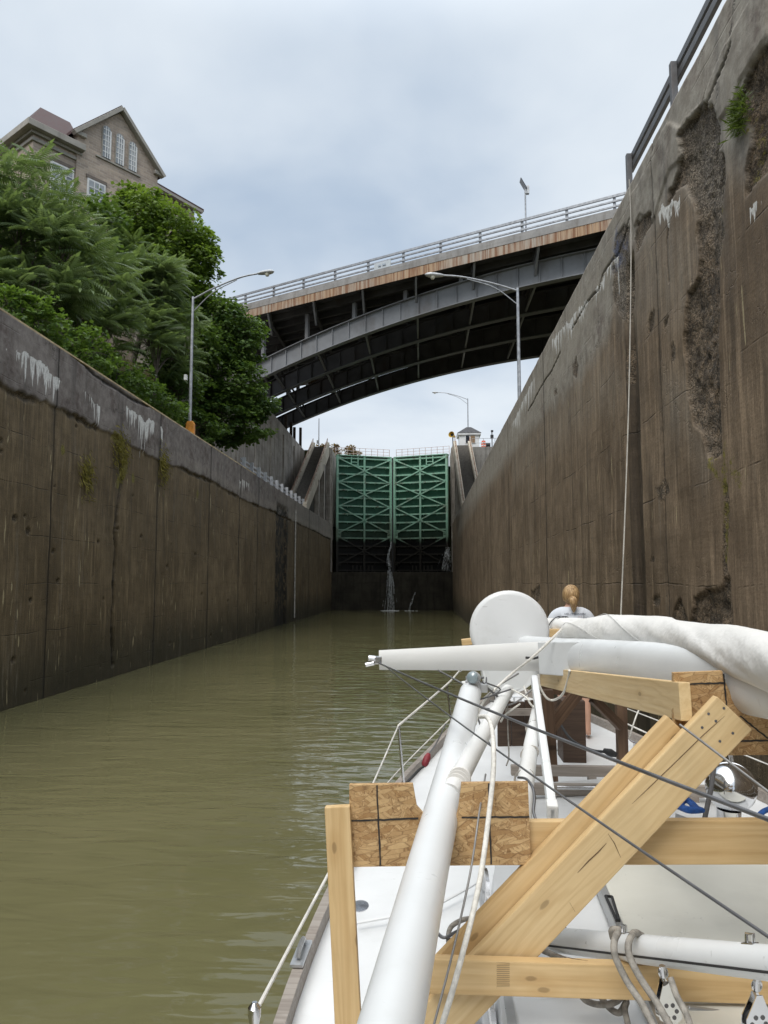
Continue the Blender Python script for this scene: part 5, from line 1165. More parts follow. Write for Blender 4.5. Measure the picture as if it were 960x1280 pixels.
g = MB(); M_ = Matrix.Translation((XC - half(3.65) - .0, 3.65, zd(3.65) + .09)) @ Matrix.Rotation(R(88), 4, 'Z'); g.box((-.12, -.03, 0), (.12, .03, .012)); g.tube([(-.08, 0, .02), (-.05, 0, .05), (.05, 0, .05), (.08, 0, .02)], .012, 6)
g.build('fairlead', M_ALU, boat, M=M_)
g = MB(); g.tube(catmull([onZ(446, 1154, 1.345), onZ(490, 1146, 1.36), onZ(533, 1137, 1.37), onZ(575, 1116, 1.385), onZ(608, 1096, 1.40)], 6), .008, 6); g.build('deck_moulding', M_GEL, boat, smooth=True)
# stanchions, lifelines and the bow pulpit on the port side, plain stanchions to starboard
def xy(y, s, inset=.05): return Vector((XC + s * (half(y) - inset), y, zd(y)))
st = {}
def stanchion(key, base, top):
    g = MB(); g.tube([base, top], .0125, 8); g.lathe([(.035, 0), (.03, .015), (.018, .05)], Matrix.Translation(base), 12); g.build('stanchion', M_STNL, boat, smooth=True); st[key] = top
s1b = xy(6.57, -1); s1t = W(498, 907, 6.57); s2b = xy(8.45, -1); s2t = W(558, 856, 8.45)
stanchion('a', s1b, s1t); stanchion('b', s2b, s2t)
s0t = W(318, 1268, 2.35); s0b = xy(2.35, -1); s0b.x = s0t.x - .03; stanchion('z', s0b, s0t)
MB().lathe([(.014, -.03), (.02, 0), (.02, .02), (.008, .035)], Matrix.Translation(s0t), 12).build('stanchion_cap', M_STNL, boat, smooth=True)
bowt = Vector((XC, 11.1, zd(11) + .68)); pul = W(574, 839, 9.3)
def lifeline(name, pts, r=.006, mat=None): return MB().tube(catmull(pts, 6), r, 8).build(name, mat or M_LIFE, boat, smooth=True)
sag = lambda a, b, d: [a, a.lerp(b, .5) - Vector((0, 0, d)), b]
lifeline('lifeline', sag(s0t, s1t, .05), .0065); lifeline('lifeline', [s1t, s2t, pul], .010, M_LIFE)
lifeline('lifeline', [W(452, 1033, 5.2), W(486, 977, 6.5), W(556, 905, 8.35), W(600, 861, 9.4)], .0065)
pr = [pul, Vector((XC - .28, 10.4, zd(10.4) + .66)), bowt, Vector((XC + .28, 10.4, zd(10.4) + .66)), Vector((XC + half(9.3) - .05, 9.3, zd(9.3) + .64))]
lifeline('pulpit_rail', pr, .013, M_STNL)
for q, y in ((pr[1], 10.4), (pr[3], 10.4)): g = MB(); g.tube([q, Vector((q.x, y, zd(y)))], .0125, 8); g.build('stanchion', M_STNL, boat, smooth=True)
tops = []
for y in (9.3, 7.2, 5.0, 2.6, .2):
    b_ = xy(y, 1); t_ = b_ + Vector((.03, 0, .62)); tops.append(t_); g = MB(); g.tube([b_, t_], .0125, 8); g.build('stanchion', M_STNL, boat, smooth=True)
for dz in (0, -.3): lifeline('lifeline', [p + Vector((0, 0, dz)) for p in tops], .006)
p = W(750, 776, 10.2); MB().tube([Vector((p.x, p.y, zd(10.2) + .05)), p], .0125, 8).build('stanchion', M_STNL, boat, smooth=True)
MB().lathe([(.02, -.07), (.055, -.04), (.06, .01), (.045, .05), (.01, .065)], Matrix.Translation(p), 16).build('bow_light', M_CHROME, boat, smooth=True)
# dark wooden bulwark box on the foredeck and the grey coaming in front of it
g = MB(); yy = 7.9
for i in range(6):
    a = W(622 + i * 17.3, 900, yy).x; b_ = W(622 + (i + 1) * 17.3 - .6, 900, yy).x; g.box((a, yy, zd(yy) + .0), (b_, yy + .05, W(700, 876 + (i % 2) * 2, yy).z))
g.build('plank_bulkhead', M_DARKWOOD, boat, bevel=.004)
g = MB(); a, b_ = W(632, 890, 7.84), W(665, 890, 7.84); g.bar(a, b_, .03, .07); g.build('bulkhead_cap', M_TEAK, boat)
g = MB(); p = W(701, 905, 7.5); g.box((p.x - .02, 7.3, zd(7.5)), (p.x + .20, 7.6, W(701, 872, 7.5).z)); g.build('samson_post', M_DARKWOOD, boat, bevel=.01)
g = MB(); p = onZ(690, 935, 1.45); g.box((p.x - .02, p.y - .1, p.z), (p.x + .12, p.y + .02, p.z + .08)); g.build('deck_box', M_GEL, boat, bevel=.01)

# ------------------------------------------------------------------ lowered mast with its fittings
mA, mB_ = W(700, 820, 4.9), W(925, 849, 2.75); md = (mB_ - mA).normalized(); mF = mA - md * 2.6; mN = mB_ + md * 2.2
mast = thing('lowered_mast', 'thick white main mast lying over the supports, with a spreader sticking out sideways', 'mast', mA)
def oval(mb, p, q, w, h, n=28, N=2):
    M, L = frame_from(p, q); 
    for i in range(N):
        x = L * i / (N - 1); mb.v += [tuple(M @ Vector((x, w / 2 * math.copysign(abs(math.cos(a)) ** .8, math.cos(a)), h / 2 * math.copysign(abs(math.sin(a)) ** .8, math.sin(a))))) for a in [2 * math.pi * k / n for k in range(n)]]
    b = len(mb.v) - n * N
    for i in range(N - 1):
        for k in range(n): mb.f.append([b + i * n + k, b + i * n + (k + 1) % n, b + (i + 1) * n + (k + 1) % n, b + (i + 1) * n + k]); mb.m.append(0)
    mb.f.append([b + k for k in range(n)]); mb.m.append(0); mb.f.append([b + (N - 1) * n + k for k in range(n)]); mb.m.append(0)
g = MB(); oval(g, mF, mN, .17, .235); g.build('spar', M_SPAR, mast, smooth=True, angle=40)
# spreader: a tapered flat blade with an end clip
tip, root_ = W(474, 825, 4.9), W(692, 820, 4.9)
g = MB(); M, L = frame_from(root_, tip); N = 10; vs = []
for i in range(N + 1):
    f = i / N; h = .193 - .068 * f; th = .035 - .012 * f; x = L * f
    vs += [M @ Vector((x, th * .2, -h / 2)), M @ Vector((x, th, -h * .2)), M @ Vector((x, th, h * .25)), M @ Vector((x, th * .2, h / 2)), M @ Vector((x, -th * .2, h / 2)), M @ Vector((x, -th, h * .25)), M @ Vector((x, -th, -h * .2)), M @ Vector((x, -th * .2, -h / 2))]
g.add(vs, [(i * 8 + j, i * 8 + (j + 1) % 8, i * 8 + 8 + (j + 1) % 8, i * 8 + 8 + j) for i in range(N) for j in range(8)] + [tuple(range(8)), tuple(range(N * 8, N * 8 + 8))])
spr = g.build('spreader', M_SPARG, mast, smooth=True, angle=50)
g = MB(); g.bar(tip - (tip - root_).normalized() * .02, tip + (tip - root_).normalized() * .05, .05, .05); g.tube([tip + Vector((-.02, -.03, .01)), tip + Vector((-.07, -.03, .015))], .02, 8); g.tube([tip + Vector((-.03, -.035, -.015)), tip + Vector((-.09, -.03, -.03))], .015, 8); g.build('end_clip', M_STNL, spr, bevel=.005)
g = MB(); p = W(668, 824, 4.84); g.tube([W(657, 822, 4.83), W(668, 823, 4.83), W(681, 819, 4.83)], .008, 6); g.build('hook', M_BLACK, spr)
# bracket box round the mast, with drilled plate
ba, bb = W(695, 822, 4.86), W(792, 825, 4.05); g = MB(); M, L = frame_from(ba, bb); g.box((0, -.125, -.10), (L, .11, .10)); br = g.build('spreader_bracket', M_SPAR, mast, bevel=.006, M=M)
pa, pb_ = W(685, 804, 4.72), W(692, 837, 4.72)
g = MB(); g.prism([W(685, 804, 4.76), W(692.5, 804, 4.70), W(693, 836, 4.70), W(686, 838, 4.76)], (0, -.02, 0)); pl = g.build('drilled_plate', M_ALU, br)
for i in range(6):
    c = W(689, 808 + i * 5, 4.70) + Vector((0, -.012, 0)); MB().lathe([(.011, 0), (.011, .006)], Matrix.Translation(c) @ Matrix.Rotation(R(90), 4, 'X'), 10).build('plate_hole', M_RAILD, br)
c = W(787, 831, 4.0); MB().lathe([(.018, 0), (.018, .05), (.006, .055)], Matrix.Translation(c + Vector((0, -.02, 0))) @ Matrix.Rotation(R(90), 4, 'X'), 14).build('bolt', M_STNL, br, smooth=True)
g = MB(); M2 = frame_from(W(822, 826, 3.62), W(823.5, 826.3, 3.6))[0]; 
oval(g, W(821.5, 835, 3.64), W(823, 835.3, 3.62), .18, .242); g.build('joint_band', M_ALU, mast)
# radar dome on its bracket
rc = W(637, 788, 5.75); ax = (CAM - rc); ax.z *= .3; ax = Vector((ax.x * .55, ax.y, ax.z)).normalized(); Mr = frame_from(rc, rc + ax)[0] @ Matrix.Rotation(R(90), 4, 'Y')
rd = .298
g = MB(); g.lathe([(.05, -.27), (.2, -.25), (.265, -.2), (.292, -.12), (rd, -.04), (rd, -.012), (rd - .008, 0), (rd - .03, .006), (.02, .012)], Mr, 48); rad = g.build('radar_dome', M_GEL, mast, smooth=True, angle=50)
g = MB(); g.lathe([(rd + .001, -.075), (rd + .006, -.07), (rd + .006, -.045), (rd + .001, -.04)], Mr, 48); g.build('dome_seam', M_SPARG, rad, smooth=True)
g = MB(); c0 = W(640, 838, 5.45)
pts = [W(600, 822, 5.45), W(684, 822, 5.3), W(676, 848, 5.3), W(655, 864, 5.35), W(640, 870, 5.4), W(618, 866, 5.45), W(604, 854, 5.45)]
g.prism(pts, (.0, .16, 0)); g.build('radar_bracket', M_SPAR, mast, bevel=.03)
g = MB(); g.tube([W(618, 749, 5.80), W(627, 742.5, 5.82), W(638, 743, 5.84)], [.012, .022, .010], 8); g.build('cable_gland', M_GEL, rad, smooth=True)
def sail(name, label, pts, radii, seed, twist=5.0, cat='sail', mat=None, seam=True):
    P = catmull(pts, 16); k = len(P); rad_ = np.interp(np.linspace(0, 1, k), np.linspace(0, 1, len(radii)), radii); n = 48; mb = MB(); dist = 0; vs = []; seams = [[], []]
    prev = P[0]
    for i in range(k):
        tt = (P[min(i + 1, k - 1)] - P[max(i - 1, 0)]).normalized(); dist += (P[i] - prev).length; prev = P[i]; sx = Vector((0, 0, 1)).cross(tt).normalized(); sz = tt.cross(sx)
        for j in range(n):
            a = 2 * math.pi * j / n; ph = a * 1 - twist * dist
            f = 1 + .045 * math.cos(2 * ph + seed) + .02 * math.sin(3 * ph + 1.3) + .012 * math.cos(7 * ph + .7)
            sd_ = ((ph + seed) % (2 * math.pi)) / (2 * math.pi); f += .085 * max(0, 1 - sd_ * 4.0)      # lip of the wrapped leech
            f += .06 * (float(vnoise(np.array([dist * 2.2 + 3]), np.array([a * 1.2]), np.array([seed * 1.0]))[0]) - .5)
            f += .018 * (float(vnoise(np.array([dist * 22 + a * 3]), np.array([a * 2.2]), np.array([seed + 4.0]))[0]) - .5)
            vs.append(P[i] + (sx * math.cos(a) + sz * math.sin(a) * .92) * rad_[i] * f)
        for q, o_ in enumerate((.35, .6)):
            a = twist * dist - seed + 2 * math.pi * o_; f = 1.075 + .06 * math.cos(2 * (a - twist * dist) + seed); seams[q].append(P[i] + (sx * math.cos(a) + sz * math.sin(a) * .92) * rad_[i] * f)
    mb.add(vs, [(i * n + j, i * n + (j + 1) % n, (i + 1) * n + (j + 1) % n, (i + 1) * n + j) for i in range(k - 1) for j in range(n)] + [tuple(range(n)), tuple(range((k - 1) * n, k * n))])
    o = mb.build(name, mat or M_SAIL, smooth=True, angle=70)
    if seam:
        mb2 = MB()
        for q in seams: mb2.tube(q, .0014, 5)
        mb2.build('seam_stitching', simple('seam_thread', (.52, .52, .50), .8), o)
    return tag(o, label, cat)
sail('furled_sail', 'long twisted roll of white sailcloth lying on top of the lowered mast', [W(694, 803, 5.05), W(720, 791, 4.75), W(760, 789, 4.35), W(800, 793, 3.9), W(870, 803, 3.2), W(960, 826, 2.5), W(1060, 868, 2.0), W(1250, 950, 1.45)], [.02, .085, .105, .098, .096, .094, .094, .092], 2.2, 2.3)
sr = sail('sail_roll', 'smooth white sail roll tied with dark cord, between the radar dome and the person', [W(640, 786, 6.9), W(684, 786, 6.4), W(720, 786, 5.9), W(760, 788, 5.3)], [.088, .092, .088, .075], 5.0, 1.0, seam=False)
g = MB()
for px in (694, 699.5, 702.5):
    c = W(px, 785.5, 6.2); pts = []
    for i in range(25): a = 2 * math.pi * i / 24; pts.append(c + Vector((.075 * math.cos(a) + .03 * math.sin(a), .075 * math.cos(a), .096 * math.sin(a))))
    g.tube(pts, .0045, 6)
g.build('tie_cord', M_BLACK, sr)
o = timber('wood_chock', W(684, 792, 6.1), W(704, 792, 6.0), .09, .075, M_PINE, None); tag(o, 'small pine chock wedged under the tied sail roll by the radar dome', 'wood block')
o = timber('wood_chock', W(577, 803, 6.3), W(594, 801, 6.3), .09, .05, M_PINE, None); tag(o, 'small pine chock poking out on the water side of the radar dome', 'wood block')

# ------------------------------------------------------------------ fresh timber support frame
tf = thing('timber_support', 'fresh pine and strand board frame bolted up on deck to carry the lowered masts', 'support frame', (0.8, 2.64, 1.3))
def onY(px, py, Y): return W(px, py, Y)
timber('post', W(422, 1007, 2.60), W(438, 1330, 2.56), .038, .086, M_PINE, tf, up=Vector((1, 0, 0)))
timber('beam', W(437.5, 1053, 2.66), W(1120, 1050, 2.66), .038, .144, M_PINE, tf)
timber('beam', W(535, 1217, 2.53), W(1100, 1234, 2.53), .038, .106, M_PINE, tf)
timber('brace', W(915.5, 890, 2.575), W(505, 1325, 2.575), .038, .152, M_PINE2, tf, up=Vector((0, -1, 0)).cross(W(505, 1325, 2.575) - W(915, 890, 2.575)).normalized())
timber('brace', W(853, 914, 2.618), W(530, 1253, 2.618), .038, .150, M_PINE, tf, up=Vector((0, -1, 0)).cross(W(548, 1232, 2.6) - W(851, 917, 2.6)).normalized())
timber('plank', W(857, 877, 2.60), W(676, 845, 5.4), .040, .128, M_PINE2, tf)
def osb(poly, Y, th=.022):
    g = MB(); g.prism([W(px, py, Y) for px, py in poly], (0, th, 0)); return g.build('strand_board', M_OSB, tf, bevel=.0015)
b1 = osb([(436.5, 981), (516, 980), (521, 1008), (529, 1017), (531, 1040), (540, 1052), (556, 1050), (566, 1040), (573, 1010), (577, 979), (660, 978), (664, 1081), (500, 1083), (437, 1084)], 2.612)
b2 = osb([(842, 841), (903, 838.5), (907, 853), (915, 870), (928, 884), (945, 893), (965, 898), (1000, 898), (1030, 885), (1050, 860), (1060, 838), (1125, 838), (1130, 942), (842, 945)], 2.66)
def inkline(px0, py0, px1, py1, Y, board, seed=0):
    rr = random.Random(seed); a, b = W(px0, py0, Y), W(px1, py1, Y); pts = [a.lerp(b, i / 14) + Vector((rr.gauss(0, .0006), 0, rr.gauss(0, .0006))) for i in range(15)]
    g = MB(); d = (b - a).normalized(); nn_ = Vector((-d.z, 0, d.x))
    vs = []
    for i, p in enumerate(pts): w_ = .0028 * rr.uniform(.75, 1.2); vs += [p + nn_ * w_, p - nn_ * w_]
    g.add(vs, [(2 * i, 2 * i + 1, 2 * i + 3, 2 * i + 2) for i in range(14)]); g.build('marker_line', M_MARK, board)
inkline(471, 982, 475.5, 1082, 2.6095, b1, 1); inkline(437.5, 1026, 523, 1023, 2.6095, b1, 2); inkline(611, 979.5, 614, 1080, 2.6095, b1, 3); inkline(577, 1022, 662, 1021, 2.6095, b1, 4)
inkline(904.5, 842, 908, 880, 2.6575, b2, 5); inkline(862, 855, 906, 853.5, 2.6575, b2, 6); inkline(908, 880, 909, 943, 2.6575, b2, 7); inkline(880, 927, 962, 926, 2.6575, b2, 8); inkline(925, 895, 960, 923, 2.6575, b2, 9)
M_CRK = simple('wood_crack', (.12, .07, .035), .9)
def woodline(pts, Y, name, wd=.0016):
    P = [W(a, b, Y) for a, b in pts]; vs = []
    for i, p in enumerate(P):
        d = (P[min(i + 1, len(P) - 1)] - P[max(i - 1, 0)]).normalized(); nn_ = Vector((-d.z, 0, d.x)); k = wd if 0 < i < len(P) - 1 else wd * .3; vs += [p + nn_ * k, p - nn_ * k]
    MB().add(vs, [(2 * i, 2 * i + 1, 2 * i + 3, 2 * i + 2) for i in range(len(P) - 1)]).build(name, M_CRK, tf)
fj = [(620, 1203)]
for i in range(6): y0_ = 1204 + i * 5.2; fj += [(637, y0_), (637, y0_ + 2.4), (621, y0_ + 2.6), (621, y0_ + 5)]
woodline(fj, 2.509, 'finger_joint', .00055)
woodline([(906, 895), (880, 918), (840, 957), (815, 981), (790, 1005)], 2.5545, 'split', .0012); woodline([(722, 1091), (735, 1077), (748, 1065), (758, 1054)], 2.5545, 'split', .0018); woodline([(760, 1042), (768, 1054), (776, 1072)], 2.5545, 'split', .0014); woodline([(690, 1192), (715, 1198), (735, 1201)], 2.509, 'split', .0012); woodline([(712, 1128), (719, 1140)], 2.5545, 'split', .0012)
woodline([(444, 1140), (443, 1190), (446, 1225)], 2.573, 'split', .0009)
g = MB()
for px, py in ((902, 884), (883, 891), (892, 900), (913, 915), (875, 908), (897, 925)):
    c = W(px, py, 2.575) + Vector((0, -.0192, 0)); g.lathe([(.0048, 0), (.0044, .0012)], Matrix.Translation(c) @ Matrix.Rotation(R(90), 4, 'X'), 10)
g.build('screw_heads', M_RAILD, tf)
# weathered crutch farther forward
cr = thing('mast_crutch', 'weathered brown wooden crutch standing on the foredeck under the mast', 'crutch', W(725, 960, 6.4))
def deckpt(px, Y): p = W(px, 900, Y); return Vector((p.x, Y, zd(Y)))
pL, pR = W(684, 862, 6.0), W(776, 878, 6.6)
timber('post', pL, Vector((pL.x + .03, 6.0, zd(6.0) + .02)), .085, .085, M_OLDWOOD, cr); timber('post', pR, Vector((pR.x, 6.6, zd(6.6) + .02)), .085, .085, M_OLDWOOD, cr)
timber('head_beam', W(672, 858, 6.2), W(792, 872, 6.3), .09, .09, M_OLDWOOD, cr)
timber('brace', W(686, 912, 6.05), W(722, 866, 6.12), .04, .10, M_OLDWOOD, cr); timber('brace', W(776, 908, 6.55), W(740, 872, 6.3), .04, .08, M_OLDWOOD, cr)

# ------------------------------------------------------------------ second lowered spar (with its masthead lamp) and other poles
lm = thing('small_mast', 'long thin white mast lying in the strand board notch, a lamp at its tip', 'mast', W(535, 1083, 2.3))
axp = [W(488, 1283, 1.50), W(535, 1083, 2.28), W(560, 982, 2.95), W(588, 866, 4.35)]
d_ = (axp[1] - axp[0]).normalized(); axp = [axp[0] - d_ * 1.0] + axp
g = MB(); g.tube(catmull([axp[0], axp[1], axp[2], axp[3], axp[4]], 4), .0625, 28); g.build('spar', M_SPAR, lm, smooth=True, angle=50)
g = MB(); g.prism([W(577, 853, 4.34), W(598, 850, 4.34), W(600, 862, 4.34), W(583, 862, 4.34)], (0, .05, 0)); g.build('tip_plate', M_SPARG, lm, bevel=.006)
c = W(592, 847, 4.3); Ml = frame_from(c, c + Vector((-.35, -1, .15)))[0] @ Matrix.Rotation(R(90), 4, 'Y')
MB().lathe([(.03, -.05), (.036, -.01), (.036, .02)], Ml, 20).build('lamp_body', M_ALU, lm, smooth=True)
MB().lathe([(.034, .0205), (.03, .036), (.015, .045), (.002, .047)], Ml, 20).build('lamp_lens', simple('grey_lens', (.22, .27, .29), .08, spec=.8), lm, smooth=True)
g = MB(); rr = random.Random(4)
for i in range(8):
    a = W(598 + rr.uniform(-5, 10), 852 + rr.uniform(-8, 8), 4.4); g.tube(catmull([a, a + Vector((rr.uniform(-.1, .12), rr.uniform(-.1, .1), rr.uniform(-.12, .02))), a + Vector((rr.uniform(-.12, .2), rr.uniform(-.2, .2), rr.uniform(-.2, .05)))], 5), rr.uniform(.004, .008), 6)
g.build('cable_tangle', M_RAILD, lm, smooth=True)
g = MB(); rr = random.Random(9)
for i in range(3):
    c = W(586 + i * 9, 857 + i * 2, 4.35); g.box((c.x - .02, c.y - .02, c.z - .02), (c.x + .025, c.y + .03, c.z + .03))
g.build('masthead_fitting', M_ALU, lm, bevel=.006)
bo = thing('boom_pole', 'short white tube lashed to the thin mast, ending in a taped cap', 'boom', W(573, 975, 2.9))
MB().tube([W(563, 990, 2.80), W(574, 972, 2.88), W(634, 864, 4.9)], [.036, .0385, .036], 20).build('tube', M_SPARG, bo, smooth=True, angle=50)
g = MB(); a, b_ = W(628.5, 873.5, 4.72), W(634.5, 863, 4.93); g.tube([a, a.lerp(b_, .5), b_, b_ + (b_ - a) * .08], [.040, .043, .040, .02], 16); g.build('taped_cap', simple('white_tape', (.68, .68, .66), .7, bump=.5, bs=15), bo, smooth=True)
g = MB()
for k in range(5): c = W(566 + k * 2.2, 988 - k * 4, 2.83); g.lathe([(.039, -.006), (.0425, 0), (.039, .006)], frame_from(c, W(634, 864, 4.9))[0] @ Matrix.Rotation(R(90), 4, 'Y'), 18)
g.build('lashing', simple('white_lashing', (.7, .69, .66), .8), bo, smooth=True)
po = thing('jib_pole', 'stout white pole bound with grey cord, slanting down behind the strand board', 'pole', W(655, 990, 3.5))
MB().tube([W(652, 1030, 3.15), W(655, 990, 3.4), W(664, 930, 4.0), W(671, 886, 4.7)], [.040, .040, .038, .03], 18).build('tube', M_SPARG, po, smooth=True)
g = MB()
for (px, py, Y) in ((655, 972, 3.55), (662, 942, 3.85), (667, 909, 4.3)):
    c = W(px, py, Y); ring_ = [c + Vector((.043 * math.cos(a), .02 * math.sin(a) * 1, .03 * math.sin(a) + .012 * math.cos(a))) for a in [2 * math.pi * i / 16 for i in range(17)]]; g.tube(ring_, .005, 6)
g.build('binding_cord', M_ROPEG, po, smooth=True)
sp2 = thing('spare_spreader', 'flat tapered white spreader blade standing on end beside the bound pole', 'spreader', W(692, 1020, 3.2))
g = MB(); M, L = frame_from(W(691, 1018, 3.3), W(668, 850, 4.7)); g.prism([M @ Vector((0, .02, .035)), M @ Vector((0, -.02, .035)), M @ Vector((0, -.02, -.035)), M @ Vector((0, .02, -.035))], (M @ Vector((L, 0, 0)) - M @ Vector((0, 0, 0)))); g.build('blade', M_SPAR, sp2, bevel=.012)
g = MB(); g.box((0, -.024, -.038), (.06, .024, .038)); g.build('end_cap', M_SPARG, sp2, bevel=.008, M=M)
lp = [W(563, 1000, 0.1)]
# small white boom with dark stripe across the cabin
b0, b1_ = W(668, 1172, 3.05), W(975, 1205, 2.02); wb = thing('spinnaker_pole', 'white aluminium pole with a black stripe lying across the timber beam at the boat rail', 'pole', b1_)
bd = (b1_ - b0).normalized(); MB().tube([b0, b1_ + bd * .8], .042, 24).build('tube', M_SPAR, wb, smooth=True, angle=50)
M, L = frame_from(b0, b1_ + bd * .8)
g = MB(); yv = M.to_3x3() @ Vector((0, 1, 0)); zv = M.to_3x3() @ Vector((0, 0, 1)); front = (CAM - b0.lerp(b1_, .6)); front = (front - bd * front.dot(bd)).normalized(); side_ = bd.cross(front); 
if side_.z > 0: side_ = -side_
nrm_ = (front * .86 + side_ * .5).normalized(); g.bar(b0 + nrm_ * .0395, b1_ + bd * .8 + nrm_ * .0395, .007, .007, up=nrm_); g.build('black_stripe', M_BLACK, wb)
for i, f in enumerate((.16, .47, .92)):                       # lugs on the pole
    c = b0.lerp(b1_, f) + Vector((0, 0, .040)); g = MB(); g.bar(c - bd * .02, c + bd * .02, .022, .012); g.tube([c - bd * .012, c - bd * .012 + Vector((0, 0, .028)), c + bd * .012 + Vector((0, 0, .028)), c + bd * .012], .005, 6); g.build('lug', M_STNL, wb, smooth=False)
def block(label, top, L=.10, tilt=0):
    root = thing('pulley_block', label, 'pulley', top, 'pulley blocks under the striped pole'); x_ = Vector((1, .15, 0)).normalized(); up_ = (Vector((math.sin(tilt), 0, math.cos(tilt)))).normalized()
    g = MB(); g.tube([top + up_ * .02, top - up_ * .012], .009, 8); ring_ = [top + x_ * .012 * math.cos(a) + up_ * .014 * math.sin(a) for a in [2 * math.pi * i / 12 for i in range(13)]]; g.tube(ring_, .004, 6); g.build('shackle', M_STNL, root, smooth=True)
    yv_ = x_.cross(up_).normalized()
    for s in (-.011, .011):
        g = MB(); c = top - up_ * .018; out_ = [c - x_ * .008, c + x_ * .008, c - up_ * L * .55 + x_ * .034, c - up_ * L * .85 + x_ * .034, c - up_ * L * 1.05, c - up_ * L * .85 - x_ * .034, c - up_ * L * .55 - x_ * .034]
        g.prism([p + yv_ * s for p in out_], yv_ * .003); pl_ = g.build('cheek_plate', M_CHROME, root)
        g = MB()
        for a in range(6):
            cc = c - up_ * L * .68 + (x_ * math.cos(a * 1.047) + up_ * math.sin(a * 1.047)) * .019 + yv_ * (s + (.0034 if s > 0 else -.0006)); g.lathe([(.0062, -.0004), (.0062, .0006)], face_matrix(cc, x_, up_), 10)
        g.build('plate_holes', M_RAILD, pl_)
    MB().lathe([(.028, -.009), (.023, 0), (.028, .009)], face_matrix(top - up_ * (L * .68 + .018), x_, up_), 18).build('sheave', M_BLACK, root, smooth=True)
    return root
block('pulley block with drilled plates hanging from the striped pole beside the draped grey rope', W(829, 1216, 2.30), .12, R(-6)); block('pulley block hanging from the striped pole on its own, away from the ropes', W(946, 1232, 2.12), .105, R(4))

# ------------------------------------------------------------------ ropes and wires
def rope(name, label, pts, r, mat, cat='rope', group=None, n=8, k=10):
    o = MB().tube(catmull(pts, k), r, n).build(name, mat, smooth=True, angle=60); return tag(o, label, cat, group)
wt0 = W(474, 829, 4.86)
def taut(a, b, sag_=.0, n=7): return [a.lerp(b, i / n) - Vector((0, 0, sag_ * 4 * (i / n) * (1 - i / n))) for i in range(n + 1)]
rope('shroud_wire', 'thick dark wire running from the spreader tip across the timber braces, upper of two', taut(wt0, W(962, 1025, 1.66), .012), .0058, M_WIRE, 'wire', 'wires from the spreader tip')
rope('shroud_wire', 'thinner dark wire from the spreader tip down across the pale hatch board, lower of two', taut(wt0 + Vector((.03, 0, -.01)), W(962, 1172, 1.45), .02), .0036, M_WIRE, 'wire', 'wires from the spreader tip')
rope('shroud_wire', 'short wire crossing the top of the timber brace in front of the chrome dome', taut(W(850, 906, 2.5), W(962, 991, 2.15), 0, 4), .0040, M_WIRE2, 'wire')
rope('shroud_wire', 'short dark wire from the underside of the spreader to the thin mast tip', [W(548, 838, 4.85), W(575, 853, 4.6), W(598, 866, 4.4)], .006, M_WIRE, 'wire')
rope('white_line', 'thick white line looped over the wires and hanging down across the strand board notch', [W(600, 896, 3.1), W(609, 897, 2.9), W(615, 913, 2.75), W(617, 955, 2.6), W(611, 1020, 2.5), W(598, 1110, 2.35), W(572, 1215, 2.2), W(550, 1290, 2.1)], .0085, M_ROPEW)
rope('thin_line', 'thin grey line hanging across the strand board beside the thick white line', [W(607, 968, 3.0), W(600, 1010, 2.58), W(588, 1090, 2.45), W(566, 1190, 2.3), W(540, 1290, 2.15)], .0035, M_WIRE2)
rope('white_line', 'white line from the spreader bracket passing over the radar bracket to the thin mast', [W(703, 786, 4.6), W(665, 822, 4.6), W(640, 842, 4.7), W(612, 868, 4.6), W(600, 885, 4.2), W(594, 905, 3.8)], .008, M_ROPEW)
rope('white_line', 'white line drooping in a loop below the fresh pine plank and the spreader bracket', [W(673, 843, 4.7), W(675, 858, 4.7), W(683, 872, 4.7), W(692, 875, 4.7), W(703, 868, 4.5), W(710, 850, 4.4), W(712, 838, 4.3)], .007, M_ROPEW)
for i, (a, b, c_) in enumerate((((605, 873, 4.5), (622, 858, 4.7), (648, 842, 4.9)), ((612, 876, 4.5), (640, 880, 4.6), (672, 856, 4.8)), ((590, 870, 4.3), (600, 905, 4.1), (612, 930, 4.0)))):
    rope('halyard', ['slack grey halyard curling up to the radar bracket', 'slack grey halyard sagging between the taped tube and the bound pole', 'slack grey halyard dangling along the thin mast tip'][i], [W(*a), W(*b), W(*c_)], .0055, M_WIRE2)
rope('halyard', 'thin line hanging straight down in front of the dark planks, weighted end', [W(634, 880, 4.8), W(635, 915, 4.8), W(636, 945, 4.6), W(633, 957, 4.55)], .0045, M_ROPEG)
rr = random.Random(12)
for i, (x0, y0, x1, y1, lb) in enumerate(((655, 858, 668, 885, 'loose white line knotted beside the flat spreader blade'), (640, 862, 662, 876, 'loose white line crossing under the radar bracket'), (650, 880, 626, 902, 'loose white line slanting down to the taped tube'))):
    rope('loose_line', lb, [W(x0, y0, 4.8), W((x0 + x1) / 2 + rr.uniform(-6, 6), (y0 + y1) / 2 + rr.uniform(-2, 9), 4.7), W(x1, y1, 4.6)], .006, M_ROPEW)
rope('dark_cord', 'dark cord tied off behind the strand board below the bound pole', [W(648, 972, 3.3), W(658, 974, 3.2), W(666, 985, 3.1), W(668, 1000, 3.05), W(667, 1015, 3.0), W(672, 1030, 2.95)], .006, M_WIRE)
rope('dark_cord', 'dark shore cable lying over the white foredeck to a black plug', [W(700, 905, 7.3), W(715, 925, 6.9), W(738, 937, 6.7), W(757, 940, 6.6)], .012, M_BLACK, 'cable')
o = MB().tube([W(755, 938, 6.62), W(763, 941, 6.58), W(771, 944, 6.56)], [.02, .035, .02], 10).build('cable_plug', M_BLACK, smooth=True); tag(o, 'black cable plug lying on the white foredeck beside the crutch', 'plug')
